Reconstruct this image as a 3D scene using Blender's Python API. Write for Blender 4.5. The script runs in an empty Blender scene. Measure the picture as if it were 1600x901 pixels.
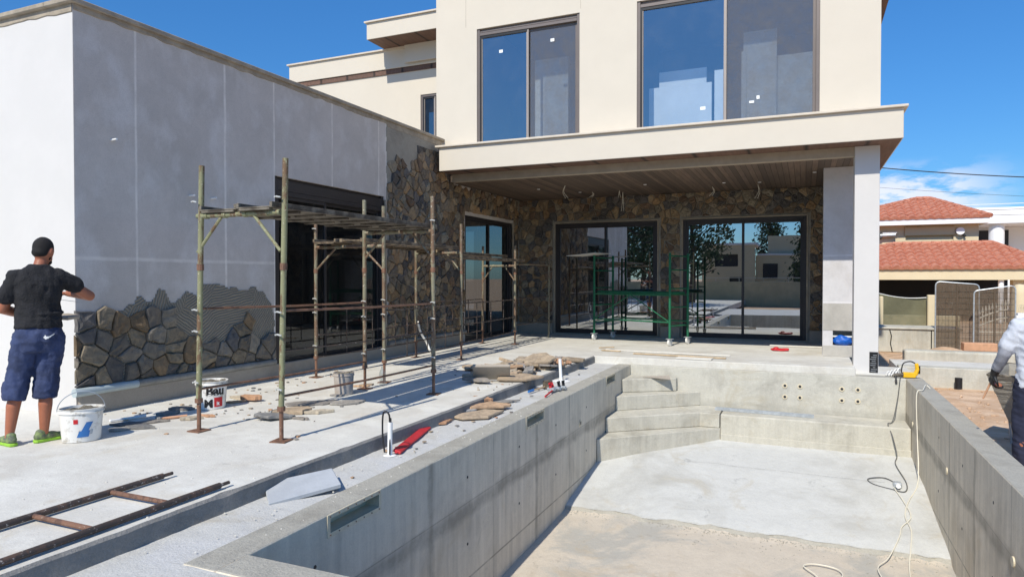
import bpy, math, random
from mathutils import Vector, Matrix, noise
R = math.radians
sc = bpy.context.scene
COL = sc.collection
# ------------------------------------------------------------------ camera
cd = bpy.data.cameras.new('camera'); cam = bpy.data.objects.new('camera', cd); COL.objects.link(cam)
cam.location = (0, 0, 1.45); cam.rotation_euler = (R(89.1), 0, R(23.5))
cd.sensor_width = 36; cd.lens = 1054/1600*36; cd.clip_end = 3000; cd.clip_start = .05
sc.camera = cam
# ------------------------------------------------------------------ world
SUN_EL = 46.5; SUN_AZ = 3.4
w = bpy.data.worlds.new('World'); sc.world = w; w.use_nodes = True
nt = w.node_tree; nt.nodes.clear()
N = nt.nodes.new; Lk = nt.links.new
out = N('ShaderNodeOutputWorld'); bg = N('ShaderNodeBackground'); bg.inputs[1].default_value = .15
sky = N('ShaderNodeTexSky'); sky.sky_type = 'NISHITA'; sky.sun_disc = False
sky.sun_elevation = R(SUN_EL); sky.sun_rotation = R(180+SUN_AZ); sky.air_density = 1.0; sky.dust_density = .3; sky.ozone_density = 3.5
hs = N('ShaderNodeHueSaturation'); hs.inputs['Saturation'].default_value = 1.08; hs.inputs['Value'].default_value = 1.0
tn = N('ShaderNodeMixRGB'); tn.blend_type = 'MULTIPLY'; tn.inputs[0].default_value = 1; tn.inputs[2].default_value = (.45,.68,.89,1); Lk(sky.outputs[0], tn.inputs[1]); hz_ = N('ShaderNodeMapRange'); hz_.inputs[1].default_value = 0; hz_.inputs[2].default_value = .45; hz_.inputs[3].default_value = .66; hz_.inputs[4].default_value = 1.0
hm_ = N('ShaderNodeMixRGB'); hm_.blend_type = 'MULTIPLY'; hm_.inputs[0].default_value = 1; Lk(hz_.outputs[0], hm_.inputs[2]); Lk(tn.outputs[0], hm_.inputs[1]); Lk(hm_.outputs[0], hs.inputs['Color'])
tc = N('ShaderNodeTexCoord'); sx = N('ShaderNodeSeparateXYZ'); Lk(tc.outputs['Generated'], sx.inputs[0])
mp = N('ShaderNodeMapping'); mp.inputs['Scale'].default_value = (9, 9, 26); Lk(tc.outputs['Generated'], mp.inputs[0])
nz = N('ShaderNodeTexNoise'); nz.inputs['Scale'].default_value = 1.9; nz.inputs['Detail'].default_value = 9; nz.inputs['Roughness'].default_value = .58
Lk(mp.outputs[0], nz.inputs['Vector'])
Lk(sx.outputs[2], hz_.inputs[0])
r1 = N('ShaderNodeValToRGB'); r1.color_ramp.elements[0].position = .44; r1.color_ramp.elements[1].position = .56
Lk(nz.outputs[0], r1.inputs[0])
r2 = N('ShaderNodeValToRGB'); e = r2.color_ramp.elements
e[0].position = .0; e[0].color = (1, 1, 1, 1); e[1].position = .15; e[1].color = (0, 0, 0, 1)
m_ = e.new(.118); m_.color = (.9, .9, .9, 1)
Lk(sx.outputs[2], r2.inputs[0])
r3 = N('ShaderNodeMapRange'); r3.inputs[1].default_value = .93; r3.inputs[2].default_value = .99; Lk(sx.outputs[1], r3.inputs[0])
r4 = N('ShaderNodeMapRange'); r4.inputs[1].default_value = .24; r4.inputs[2].default_value = .17; Lk(sx.outputs[0], r4.inputs[0])
mq = N('ShaderNodeMath'); mq.operation = 'MULTIPLY'; Lk(r3.outputs[0], mq.inputs[0]); Lk(r4.outputs[0], mq.inputs[1])
mu0 = N('ShaderNodeMath'); mu0.operation = 'MULTIPLY'; Lk(r2.outputs[0], mu0.inputs[0]); Lk(mq.outputs[0], mu0.inputs[1])
mu = N('ShaderNodeMath'); mu.operation = 'MULTIPLY'; Lk(r1.outputs[0], mu.inputs[0]); Lk(mu0.outputs[0], mu.inputs[1])
mu2 = N('ShaderNodeMath'); mu2.operation = 'MULTIPLY'; mu2.inputs[1].default_value = .85; Lk(mu.outputs[0], mu2.inputs[0])
mx = N('ShaderNodeMixRGB'); mx.inputs[2].default_value = (5.6, 5.5, 6.0, 1)
Lk(mu2.outputs[0], mx.inputs[0]); Lk(hs.outputs[0], mx.inputs[1]); Lk(mx.outputs[0], bg.inputs[0]); Lk(bg.outputs[0], out.inputs[0])
# ------------------------------------------------------------------ sun
sl = bpy.data.lights.new('sun', 'SUN'); sl.energy = 3.8; sl.angle = R(.5); sl.color = (1, .94, .825)
so = bpy.data.objects.new('sun', sl); COL.objects.link(so)
sd = Vector((math.sin(R(SUN_AZ))*math.cos(R(SUN_EL)), math.cos(R(SUN_AZ))*math.cos(R(SUN_EL)), -math.sin(R(SUN_EL))))
so.rotation_euler = sd.to_track_quat('-Z', 'Y').to_euler(); so.location = (0, -5, 20)
sc.view_settings.view_transform = 'Standard'; sc.view_settings.look = 'None'; sc.view_settings.gamma = 1
sc.view_settings.use_curve_mapping = False; sc.view_settings.exposure = 0.31

# ------------------------------------------------------------------ mapping photo measurements to metres on a known plane
_F = 1054.; _Y = R(23.5); _P = R(.9)
_fh = Vector((-math.sin(_Y), math.cos(_Y), 0)); _r = Vector((math.cos(_Y), math.sin(_Y), 0)); _u = Vector((0, 0, 1))
_f = _fh*math.cos(_P)-_u*math.sin(_P); _up = _u*math.cos(_P)+_fh*math.sin(_P)
def at(x, y, ax, v):
    d = _f+_r*((x-800)/_F)-_up*((y-450.5)/_F); c = Vector((0, 0, 1.45)); t = (v-c[ax])/d[ax]
    return c+d*t

def s2l(c):
    c /= 255.
    return c/12.92 if c <= .04045 else ((c+.055)/1.055)**2.4
def rgb(r, g, b): return (s2l(r), s2l(g), s2l(b))

# ------------------------------------------------------------------ mesh helpers
class MB:
    def __init__(s): s.v = []; s.f = []; s.c = []; s.mi = []
    def _add(s, vs, fs, col=None, mi=0):
        o = len(s.v); s.v += [tuple(p) for p in vs]; s.f += [tuple(i+o for i in f) for f in fs]
        s.c += [col]*len(fs); s.mi += [mi]*len(fs)
    def box(s, a, b, col=None, mat=None, mi=0):
        x0, y0, z0 = a; x1, y1, z1 = b
        vs = [Vector(p) for p in ((x0,y0,z0),(x1,y0,z0),(x1,y1,z0),(x0,y1,z0),(x0,y0,z1),(x1,y0,z1),(x1,y1,z1),(x0,y1,z1))]
        if mat: vs = [mat@p for p in vs]
        s._add(vs, [(0,3,2,1),(4,5,6,7),(0,1,5,4),(1,2,6,5),(2,3,7,6),(3,0,4,7)], col, mi); return s
    def obox(s, c, size, rot=(0,0,0), col=None, mi=0):
        from mathutils import Euler
        M = Matrix.Translation(Vector(c))@Euler(rot).to_matrix().to_4x4()
        h = [q/2 for q in size]
        return s.box((-h[0],-h[1],-h[2]), (h[0],h[1],h[2]), col, M, mi)
    def tube(s, pts, r, n=10, cap=True, col=None, mi=0, closed=False):
        pts = [Vector(p) for p in pts]; m = len(pts)
        rs = r if isinstance(r, (list, tuple)) else [r]*m
        t0 = (pts[1]-pts[0]).normalized(); a = Vector((0,0,1)) if abs(t0.z) < .9 else Vector((1,0,0))
        nrm = t0.cross(a).normalized(); vs = []
        for i, p in enumerate(pts):
            if i == 0: t = pts[1]-pts[0]
            elif i == m-1: t = pts[-1]-pts[-2]
            else: t = (pts[i+1]-pts[i]).normalized()+(pts[i]-pts[i-1]).normalized()
            if t.length < 1e-9: t = t0
            t = t.normalized(); nrm = (nrm-t*nrm.dot(t)).normalized(); b = t.cross(nrm)
            for k in range(n):
                an = 2*math.pi*k/n; vs.append(p+(nrm*math.cos(an)+b*math.sin(an))*rs[i])
        fs = [(i*n+k, i*n+(k+1)%n, (i+1)*n+(k+1)%n, (i+1)*n+k) for i in range(m-1) for k in range(n)]
        if cap: fs += [tuple(range(n-1, -1, -1)), tuple((m-1)*n+k for k in range(n))]
        s._add(vs, fs, col, mi); return s
    def lathe(s, prof, c=(0,0,0), n=32, sx=1, sy=1, col=None, mi=0):
        vs = [(c[0]+r*sx*math.cos(2*math.pi*k/n), c[1]+r*sy*math.sin(2*math.pi*k/n), c[2]+z) for r, z in prof for k in range(n)]
        fs = [(i*n+k, i*n+(k+1)%n, (i+1)*n+(k+1)%n, (i+1)*n+k) for i in range(len(prof)-1) for k in range(n)]
        s._add(vs, fs, col, mi); return s
    def prism(s, poly, z0, z1, mat=None, col=None):
        n = len(poly); vs = [Vector((x, y, z)) for z in (z0, z1) for x, y in poly]
        if mat: vs = [mat@p for p in vs]
        fs = [tuple(range(n-1,-1,-1)), tuple(range(n, 2*n))]+[(i, (i+1)%n, n+(i+1)%n, n+i) for i in range(n)]
        s._add(vs, fs, col); return s
    def quad(s, a, b, c, d, col=None): s._add([a,b,c,d], [(0,1,2,3)], col); return s
    def ell(s, c, r, n=12, m=8, mat=None, col=None):
        vs = []
        for i in range(m+1):
            th = math.pi*i/m
            for k in range(n):
                ph = 2*math.pi*k/n; vs.append(Vector((r[0]*math.sin(th)*math.cos(ph), r[1]*math.sin(th)*math.sin(ph), r[2]*math.cos(th))))
        if mat: vs = [mat@p for p in vs]
        vs = [p+Vector(c) for p in vs]
        s._add(vs, [(i*n+k, (i+1)*n+k, (i+1)*n+(k+1)%n, i*n+(k+1)%n) for i in range(m) for k in range(n)], col); return s
    def loft(s, secs, n=28, rot=0, e=2.0):
        vs = []
        for z, cx, cy, rx, ry in secs:
            for k in range(n):
                a = 2*math.pi*k/n; ca, sa = math.cos(a), math.sin(a); x = math.copysign(abs(ca)**(2/e), ca)*rx; y = math.copysign(abs(sa)**(2/e), sa)*ry
                vs.append((cx+x, cy+y, z))
        m = len(secs); s._add(vs, [(i*n+k, i*n+(k+1)%n, (i+1)*n+(k+1)%n, (i+1)*n+k) for i in range(m-1) for k in range(n)]+[tuple(range(n-1,-1,-1)), tuple((m-1)*n+k for k in range(n))]); return s
    def build(s, name, m, parent=None, smooth=False, bevel=0, seg=1, origin=None, weld=False):
        me = bpy.data.meshes.new(name)
        off = Vector(origin) if origin else Vector((0,0,0))
        me.from_pydata([tuple(Vector(p)-off) for p in s.v], [], s.f); me.update()
        ms = m if isinstance(m, list) else [m]
        for q in ms: me.materials.append(q)
        if len(ms) > 1: me.polygons.foreach_set('material_index', s.mi)
        if any(c is not None for c in s.c):
            at_ = me.color_attributes.new('Col', 'FLOAT_COLOR', 'CORNER'); buf = []
            for p, c in zip(me.polygons, s.c):
                c = c or (.5,.5,.5)
                for _ in range(p.loop_total): buf += [c[0], c[1], c[2], 1]
            at_.data.foreach_set('color', buf)
        if weld or smooth:
            import bmesh
            bm = bmesh.new(); bm.from_mesh(me); bmesh.ops.remove_doubles(bm, verts=bm.verts, dist=1e-5)
            bmesh.ops.recalc_face_normals(bm, faces=bm.faces); bm.to_mesh(me); bm.free()
        if smooth:
            me.polygons.foreach_set('use_smooth', [True]*len(me.polygons))
            try: me.set_sharp_from_angle(angle=R(38))
            except Exception: pass
        o = bpy.data.objects.new(name, me); COL.objects.link(o)
        if bevel:
            b = o.modifiers.new('bevel', 'BEVEL'); b.width = bevel; b.segments = seg; b.limit_method = 'ANGLE'; b.angle_limit = R(40)
        if origin: o.location = off
        if parent:
            o.parent = parent
            if origin is None and parent.location.length > 0: o.matrix_parent_inverse = Matrix.Translation(-parent.location)
        return o

def tag(o, label=None, cat=None, group=None, kind=None):
    if label: o['label'] = label
    if cat: o['category'] = cat
    if group: o['group'] = group
    if kind: o['kind'] = kind
    return o
def empty(name, loc=(0,0,0), rz=0, label=None, cat=None, group=None):
    o = bpy.data.objects.new(name, None); COL.objects.link(o); o.location = loc; o.rotation_euler = (0,0,rz); o.empty_display_size = .1
    return tag(o, label, cat, group)
def kids(o): return [c for c in COL.objects if c.parent == o]
def copy_tree(o, parent=None, label=None):
    c = o.copy(); COL.objects.link(c)
    if parent is not None: c.parent = parent
    if label: c['label'] = label
    for ch in kids(o):
        copy_tree(ch, c)
    return c
def smooth_path(pts, k=6):
    pts = [Vector(p) for p in pts]; P_ = [pts[0]*2-pts[1]]+pts+[pts[-1]*2-pts[-2]]; o = []
    for i in range(1, len(P_)-2):
        for j in range(k):
            t = j/k; a, b, c, d = P_[i-1:i+3]
            o.append(.5*((2*b)+(c-a)*t+(2*a-5*b+4*c-d)*t*t+(3*b-a-3*c+d)*t**3))
    o.append(pts[-1]); return o

# ------------------------------------------------------------------ materials
MATS = {}
def newmat(name):
    m = bpy.data.materials.new(name); m.use_nodes = True; t = m.node_tree; t.nodes.clear()
    o = t.nodes.new('ShaderNodeOutputMaterial'); p = t.nodes.new('ShaderNodeBsdfPrincipled'); t.links.new(p.outputs[0], o.inputs[0])
    MATS[name] = m; return m, t, p
def col4(c): return (c[0], c[1], c[2], 1)
def mixn(t, fac, a, b, mode='MIX'):
    n = t.nodes.new('ShaderNodeMixRGB'); n.blend_type = mode
    for s, v in ((0, fac), (1, a), (2, b)):
        if isinstance(v, (int, float)): n.inputs[s].default_value = v if s == 0 else (v, v, v, 1)
        elif isinstance(v, tuple): n.inputs[s].default_value = col4(v)
        else: t.links.new(v, n.inputs[s])
    return n.outputs[0]
def noisen(t, scale, detail=5, rough=.6, vec=None, sc3=None, dist=0):
    n = t.nodes.new('ShaderNodeTexNoise'); n.inputs['Scale'].default_value = scale; n.inputs['Detail'].default_value = detail
    n.inputs['Roughness'].default_value = rough; n.inputs['Distortion'].default_value = dist
    if vec is None: vec = t.nodes.new('ShaderNodeTexCoord').outputs['Object']
    if sc3:
        mp = t.nodes.new('ShaderNodeMapping'); mp.inputs['Scale'].default_value = sc3; t.links.new(vec, mp.inputs[0]); vec = mp.outputs[0]
    t.links.new(vec, n.inputs['Vector']); return n.outputs[0]
def ramp(t, v, p0, p1, c0=0., c1=1.):
    n = t.nodes.new('ShaderNodeMapRange'); n.inputs[1].default_value = p0; n.inputs[2].default_value = p1
    n.inputs[3].default_value = c0; n.inputs[4].default_value = c1; t.links.new(v, n.inputs[0]); return n.outputs[0]
def mathn(t, op, a, b=0.):
    n = t.nodes.new('ShaderNodeMath'); n.operation = op
    for i, v in enumerate((a, b)):
        if isinstance(v, (int, float)): n.inputs[i].default_value = v
        else: t.links.new(v, n.inputs[i])
    return n.outputs[0]
def bumpn(t, p, h, strength=.3, dist=.01, prev=None):
    b = t.nodes.new('ShaderNodeBump'); b.inputs['Strength'].default_value = strength; b.inputs['Distance'].default_value = dist
    t.links.new(h, b.inputs['Height'])
    if prev: t.links.new(prev, b.inputs['Normal'])
    t.links.new(b.outputs[0], p.inputs['Normal']); return b.outputs[0]

def plain(name, c, rough=.6, metal=0, var=.25, scale=8, bump=.15, bd=.004, c2=None, spec=.5, p0=.42, p1=.62, extra=None):
    m, t, p = newmat(name)
    n1 = noisen(t, scale, 8, .62); n2 = noisen(t, scale*7, 4, .6)
    cc = mixn(t, ramp(t, n1, p0, p1), tuple(q*(1-var) for q in c) if c2 is None else c2, c)
    cc = mixn(t, .5*var, cc, n2, 'OVERLAY')
    t.links.new(cc, p.inputs['Base Color']); p.inputs['Roughness'].default_value = rough; p.inputs['Metallic'].default_value = metal
    p.inputs['Specular IOR Level'].default_value = spec
    if bump: bumpn(t, p, n2, bump, bd)
    return m

def concrete(name, c, stain, joints=None, streak=0., specks=.25, tint=None, bumps=.35, big=.8, stainp=(.5,.68), seam=(), dirt=0):
    """cast concrete: cloudy blotches, pores, vertical run marks and form joints"""
    m, t, p = newmat(name); vec = t.nodes.new('ShaderNodeTexCoord').outputs['Object']
    big_ = noisen(t, big, 10, .66, vec, dist=.4); med = noisen(t, 6, 8, .7, vec); fine = noisen(t, 70, 5, .7, vec)
    cc = mixn(t, ramp(t, big_, *stainp), c, stain)
    cc = mixn(t, ramp(t, med, .35, .7, .0, .35), cc, tuple(q*.72 for q in c))
    if tint: cc = mixn(t, ramp(t, noisen(t, 1.7, 6, .6, vec, sc3=(1,1.3,1)), .5, .66, 0, .8), cc, tint)
    cc = mixn(t, ramp(t, noisen(t, 22, 7, .75, vec), .52, .75, 0, .3), cc, tuple(q*.6 for q in c))
    cc = mixn(t, ramp(t, fine, .3, .75, 0, specks), cc, tuple(q*.45 for q in c))
    if dirt:
        cc = mixn(t, ramp(t, noisen(t, 1.1, 12, .72, vec, dist=1.2), .55, .66, 0, dirt), cc, tuple(q*f_ for q, f_ in zip(c, (.74,.68,.58))))
        cc = mixn(t, ramp(t, noisen(t, 2.7, 12, .78, vec, dist=.8), .60, .66, 0, dirt), cc, tuple(q*.55 for q in c))
    if streak:
        st = noisen(t, 1., 6, .65, vec, sc3=(5.5, 5.5, .5)); st2 = noisen(t, 1., 5, .6, vec, sc3=(13, 13, .8))
        cc = mixn(t, ramp(t, st, .50, .72, 0, streak), cc, tuple(q*.42 for q in c))
        cc = mixn(t, ramp(t, st2, .45, .75, 0, streak*.7), cc, tuple(q*1.5 for q in c))
    if joints or seam:
        se = t.nodes.new('ShaderNodeSeparateXYZ'); t.links.new(vec, se.inputs[0])
        wob = ramp(t, noisen(t, 2.2, 6, .6, vec), 0, 1, -.09, .09)
        for ax, val, wd, st_ in (joints or ())+tuple(seam):
            d = mathn(t, 'ABSOLUTE', mathn(t, 'SUBTRACT', mathn(t, 'ADD', se.outputs[ax], mathn(t, 'MULTIPLY', wob, .0 if wd < .02 else (.16 if wd < .032 else 1.))), val))
            k = mathn(t, 'MULTIPLY', ramp(t, d, wd*.3, wd, 1, 0), ramp(t, noisen(t, 5, 4, .6, vec), .3, .6, .35, 1))
            k = mathn(t, 'MULTIPLY', k, abs(st_))
            cc = mixn(t, k, cc, tuple(q*.4 for q in c) if st_ > 0 else tuple(min(1, q*1.5) for q in c))
    t.links.new(cc, p.inputs['Base Color']); p.inputs['Roughness'].default_value = .88; p.inputs['Specular IOR Level'].default_value = .3
    n = bumpn(t, p, fine, bumps, .006); n = bumpn(t, p, med, bumps, .02, n)
    pr = t.nodes.new('ShaderNodeTexVoronoi'); pr.inputs['Scale'].default_value = 14; t.links.new(vec, pr.inputs['Vector'])
    n = bumpn(t, p, ramp(t, pr.outputs['Distance'], .03, .12), .35, .006, n)
    return m

def glass(name, tint, refl, rough=.0, trans=.5):
    m, t, p = newmat(name); t.nodes.remove(p); o = [n for n in t.nodes if n.type == 'OUTPUT_MATERIAL'][0]
    g = t.nodes.new('ShaderNodeBsdfGlossy'); g.inputs['Roughness'].default_value = rough; g.inputs[0].default_value = (.92,.96,1,1)
    tr = t.nodes.new('ShaderNodeBsdfTransparent'); tr.inputs[0].default_value = col4(tint)
    fr = t.nodes.new('ShaderNodeLayerWeight'); fr.inputs[0].default_value = .5
    f2 = mathn(t, 'MINIMUM', mathn(t, 'ADD', mathn(t, 'MULTIPLY', mathn(t, 'POWER', fr.outputs[1], 4.), .8), refl), 1.)
    wv = noisen(t, 1.1, 2, .4)
    b = t.nodes.new('ShaderNodeBump'); b.inputs['Strength'].default_value = .02; b.inputs['Distance'].default_value = .02; t.links.new(wv, b.inputs['Height']); t.links.new(b.outputs[0], g.inputs['Normal'])
    mx_ = t.nodes.new('ShaderNodeMixShader'); t.links.new(f2, mx_.inputs[0]); t.links.new(tr.outputs[0], mx_.inputs[1]); t.links.new(g.outputs[0], mx_.inputs[2])
    df = t.nodes.new('ShaderNodeBsdfDiffuse'); df.inputs[0].default_value = (.5,.5,.48,1)
    m2 = t.nodes.new('ShaderNodeMixShader'); t.links.new(ramp(t, noisen(t, 2.5, 8, .7), .5, .8, .015, .06), m2.inputs[0])
    t.links.new(mx_.outputs[0], m2.inputs[1]); t.links.new(df.outputs[0], m2.inputs[2]); t.links.new(m2.outputs[0], o.inputs[0])
    return m

def netmat(name, c, alpha, scale=300):
    m, t, p = newmat(name); t.nodes.remove(p); o = [n for n in t.nodes if n.type == 'OUTPUT_MATERIAL'][0]
    df = t.nodes.new('ShaderNodeBsdfDiffuse'); df.inputs[0].default_value = col4(c)
    tr = t.nodes.new('ShaderNodeBsdfTransparent'); mx_ = t.nodes.new('ShaderNodeMixShader')
    t.links.new(ramp(t, noisen(t, 5, 6, .7), .3, .7, alpha-.12, alpha+.12), mx_.inputs[0])
    t.links.new(tr.outputs[0], mx_.inputs[1]); t.links.new(df.outputs[0], mx_.inputs[2]); t.links.new(mx_.outputs[0], o.inputs[0]); return m

def attrmat(name, rough=.85, var=.5, scale=14, bump=.6, bd=.012, mul=1.):
    """stone whose own colour is stored per stone"""
    m, t, p = newmat(name); a = t.nodes.new('ShaderNodeAttribute'); a.attribute_name = 'Col'
    n1 = noisen(t, scale, 9, .7, dist=.6); n2 = noisen(t, scale*5, 6, .7); n3 = noisen(t, scale*.35, 5, .6)
    cc = mixn(t, ramp(t, n1, .36, .66), mixn(t, 1., a.outputs[0], (.55,.56,.6), 'MULTIPLY'), a.outputs[0])
    cc = mixn(t, ramp(t, n3, .52, .7, 0, var), cc, mixn(t, .5, a.outputs[0], (.16,.12,.085)))
    cc = mixn(t, ramp(t, n2, .55, .8, 0, .35), cc, (.32,.3,.27))
    t.links.new(cc, p.inputs['Base Color']); p.inputs['Roughness'].default_value = rough; p.inputs['Specular IOR Level'].default_value = .25
    n = bumpn(t, p, n1, bump, bd*1.5); bumpn(t, p, n2, bump, bd*.5, n); return m

M = {}
# setting
M['deck'] = concrete('deck_concrete', rgb(217,214,205), rgb(190,183,170), specks=.3, big=.75, tint=rgb(227,225,216), stainp=(.48,.72), dirt=.5)
M['strip'] = concrete('rough_strip_concrete', rgb(208,207,202), rgb(184,179,168), dirt=.55, specks=.45, bumps=.8, big=.9, tint=rgb(206,206,206))
M['pool_wall'] = concrete('pool_wall_concrete', rgb(226,215,194), rgb(192,182,164), dirt=.4, joints=((2,-.72,.10,.75),(2,-.66,.008,.7),(1,4.95,.06,.7),(1,6.2,.02,.5),(1,7.4,.06,.7),(1,8.6,.03,.6),(1,9.8,.02,.6),(2,-1.38,.014,.9)), streak=.38, specks=.3, big=1.0)
M['pool_floor'] = concrete('pool_floor_concrete', rgb(208,208,203), rgb(182,180,172), dirt=.6, specks=.3, bumps=.5, big=.7)
M['pool_deep'] = concrete('pool_deep_concrete', rgb(208,197,180), rgb(180,177,168), dirt=.6, specks=.3, bumps=.6, big=.8, stainp=(.5,.58))
M['pool_step'] = concrete('pool_step_concrete', rgb(200,196,182), rgb(166,161,147), dirt=.5, streak=.25, specks=.35, bumps=.7, big=1.3)
M['soil'] = plain('red_soil', rgb(210,182,154), .95, 0, .25, 3, .9, .03, c2=rgb(192,160,130), spec=.1)
M['side_wall'] = concrete('grey_board_wall', rgb(216,207,198), rgb(198,190,181), specks=.3, bumps=.25, big=.9, stainp=(.42,.7), tint=rgb(224,218,212),
    seam=((1,5.36,.02,-.55),(1,6.65,.025,-.6),(1,7.54,.02,-.6),(1,8.84,.02,-.55),(1,10.13,.02,-.6),(1,10.36,.02,-.6),(2,1.66,.03,-.4)))
M['white_wall'] = plain('white_board_wall', rgb(210,207,203), .8, 0, .03, 2, .1, .003)
M['cream'] = plain('cream_render', rgb(212,203,187), .85, 0, .03, 1.2, .12, .002)
M['cap'] = plain('cement_capping', rgb(172,160,142), .9, 0, .25, 5, .5, .008)
M['cream_cap'] = plain('cream_stone_coping', rgb(214,202,184), .8, 0, .08, 5, .2, .003)
M['plinth'] = concrete('plinth_concrete', rgb(176,166,152), rgb(150,141,128), specks=.35, bumps=.6)
M['pipe_grey'] = plain('grey_plastic_pipe', rgb(150,148,142), .5, 0, .3, 6, .3, .004)
M['pipe_pale'] = plain('pale_plastic_sleeve', rgb(176,188,190), .45, 0, .08, 6)
M['wet_mortar'] = concrete('rough_mortar', rgb(166,160,148), rgb(142,136,124), specks=.3, bumps=1., big=2.5)
# combed tile adhesive
m, t, p = newmat('combed_adhesive'); vec = t.nodes.new('ShaderNodeTexCoord').outputs['Object']
vo = t.nodes.new('ShaderNodeTexVoronoi'); vo.inputs['Scale'].default_value = 2.3; t.links.new(vec, vo.inputs['Vector'])
vr = t.nodes.new('ShaderNodeVectorRotate'); vr.rotation_type = 'X_AXIS'; t.links.new(vec, vr.inputs['Vector']); sp_ = t.nodes.new('ShaderNodeSeparateColor'); t.links.new(vo.outputs['Color'], sp_.inputs[0]); t.links.new(mathn(t, 'MULTIPLY', sp_.outputs[0], 3.1), vr.inputs['Angle'])
wv = t.nodes.new('ShaderNodeTexWave'); wv.bands_direction = 'Y'; wv.inputs['Scale'].default_value = 9.; wv.inputs['Distortion'].default_value = 6.; wv.inputs['Detail'].default_value = 2; wv.inputs['Detail Scale'].default_value = .5; t.links.new(vr.outputs[0], wv.inputs['Vector'])
cc = mixn(t, ramp(t, wv.outputs['Fac'], .15, .6), rgb(122,116,104), rgb(150,143,129)); cc = mixn(t, ramp(t, noisen(t, 5, 6), .4, .7, 0, .5), cc, rgb(140,134,122))
t.links.new(cc, p.inputs['Base Color']); p.inputs['Roughness'].default_value = .9; bumpn(t, p, wv.outputs['Fac'], .9, .012); M['comb'] = m
M['stone_clad'] = attrmat('basalt_cladding')
M['flag'] = attrmat('loose_flagstone', .85, .4, 11, .5, .008)
M['frame'] = plain('dark_aluminium', rgb(62,58,58), .45, .3, .1, 3, 0)
M['frame_grey'] = plain('taupe_aluminium', rgb(118,108,102), .45, .3, .08, 3, 0)
M['frame_pale'] = plain('taupe_stile', rgb(158,148,140), .5, .2, .06, 3, 0)
M['glass_door'] = glass('tinted_door_glass', (.30,.34,.36), .50)
M['glass_dark'] = glass('dark_door_glass', (.20,.22,.23), .05)
M['glass_up'] = glass('blue_window_glass', (.86,.93,1.), .30)
M['screen'] = netmat('insect_screen', (.17,.17,.18), .5)
M['sticker'] = plain('paper_sticker', (.85,.86,.84), .6, 0, 0, 4, 0)
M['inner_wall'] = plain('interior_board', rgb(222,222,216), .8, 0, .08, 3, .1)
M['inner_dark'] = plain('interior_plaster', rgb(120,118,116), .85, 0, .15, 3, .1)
# soffits of timber
def boards(name, c1, c2, per, axis=0, rot=0):
    m, t, p = newmat(name); vec = t.nodes.new('ShaderNodeTexCoord').outputs['Object']; se = t.nodes.new('ShaderNodeSeparateXYZ'); t.links.new(vec, se.inputs[0])
    f = mathn(t, 'MULTIPLY', se.outputs[axis], 1./per); fl = mathn(t, 'FLOOR', f); fr = mathn(t, 'FRACT', f)
    wn = t.nodes.new('ShaderNodeTexWhiteNoise'); wn.noise_dimensions = '1D'; t.links.new(fl, wn.inputs['W'])
    sc3 = (14, 1.2, 8) if axis == 0 else (1.2, 14, 8)
    gr = noisen(t, 1.5, 8, .7, vec, sc3=sc3)
    cc = mixn(t, wn.outputs['Value'], c1, c2); cc = mixn(t, ramp(t, gr, .35, .7, 0, .7), cc, tuple(q*.4 for q in c1))
    edge = ramp(t, mathn(t, 'ABSOLUTE', mathn(t, 'SUBTRACT', fr, .5)), .44, .49)
    cc = mixn(t, mathn(t, 'MULTIPLY', edge, .85), cc, (.01,.008,.006)); t.links.new(cc, p.inputs['Base Color']); p.inputs['Roughness'].default_value = .7
    bumpn(t, p, mathn(t, 'SUBTRACT', gr, edge), .5, .01); return m
M['ceil_boards'] = boards('timber_ceiling', rgb(126,106,90), rgb(82,70,60), .10, 0)
M['soffit'] = boards('brown_soffit', rgb(122,92,76), rgb(108,82,68), .9, 0)
M['beam'] = plain('pale_timber_beam', rgb(170,156,136), .7, 0, .12, 5, .2)
M['column'] = plain('white_column_render', rgb(208,205,201), .8, 0, .03, 3, .15, .003)
M['stub'] = concrete('grey_pier_render', rgb(206,204,204), rgb(190,186,182), specks=.1, bumps=.2, big=1., seam=((2,1.86,.02,-.5),(2,1.0,.015,-.4)))
M['render_patch'] = concrete('pier_cement_patch', rgb(186,182,174), rgb(168,164,156), specks=.2, bumps=.3, big=1.5)
# objects
def paintedpipe(name, base, rust, splat, thr=(.52,.56)):
    m, t, p = newmat(name); n1 = noisen(t, 9, 8, .7, sc3=(1,1,.35)); n2 = noisen(t, 38, 6, .7); n3 = noisen(t, 4, 4, .6)
    cc = mixn(t, ramp(t, n1, *thr), base, rust); cc = mixn(t, ramp(t, n3, .45, .7, 0, .5), cc, tuple(q*.6 for q in base))
    cc = mixn(t, ramp(t, n2, .60, .64), cc, splat); t.links.new(cc, p.inputs['Base Color']); p.inputs['Roughness'].default_value = .65
    bumpn(t, p, n2, .5, .004); return m
M['scaf'] = paintedpipe('olive_scaffold_paint', rgb(138,138,104), rgb(112,88,64), rgb(186,180,160))
M['scaf2'] = paintedpipe('worn_scaffold_paint', rgb(132,128,106), rgb(116,92,72), rgb(190,184,168), (.45,.52))
M['rust'] = paintedpipe('rusty_steel', rgb(126,92,72), rgb(96,70,56), rgb(150,128,112))
M['darkrust'] = paintedpipe('dark_rusty_steel', rgb(70,60,54), rgb(92,72,60), rgb(176,166,156))
M['plank'] = plain('mortar_splashed_plank', rgb(140,124,102), .85, 0, .5, 7, .5, .006, c2=rgb(88,76,62))
M['plank_steel'] = plain('dirty_steel_deck', rgb(128,120,106), .7, .1, .5, 7, .5, .005, c2=rgb(76,68,58))
M['lug'] = plain('zinc_lock_pin', rgb(205,205,200), .45, .3, .1, 12, .1)
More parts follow.
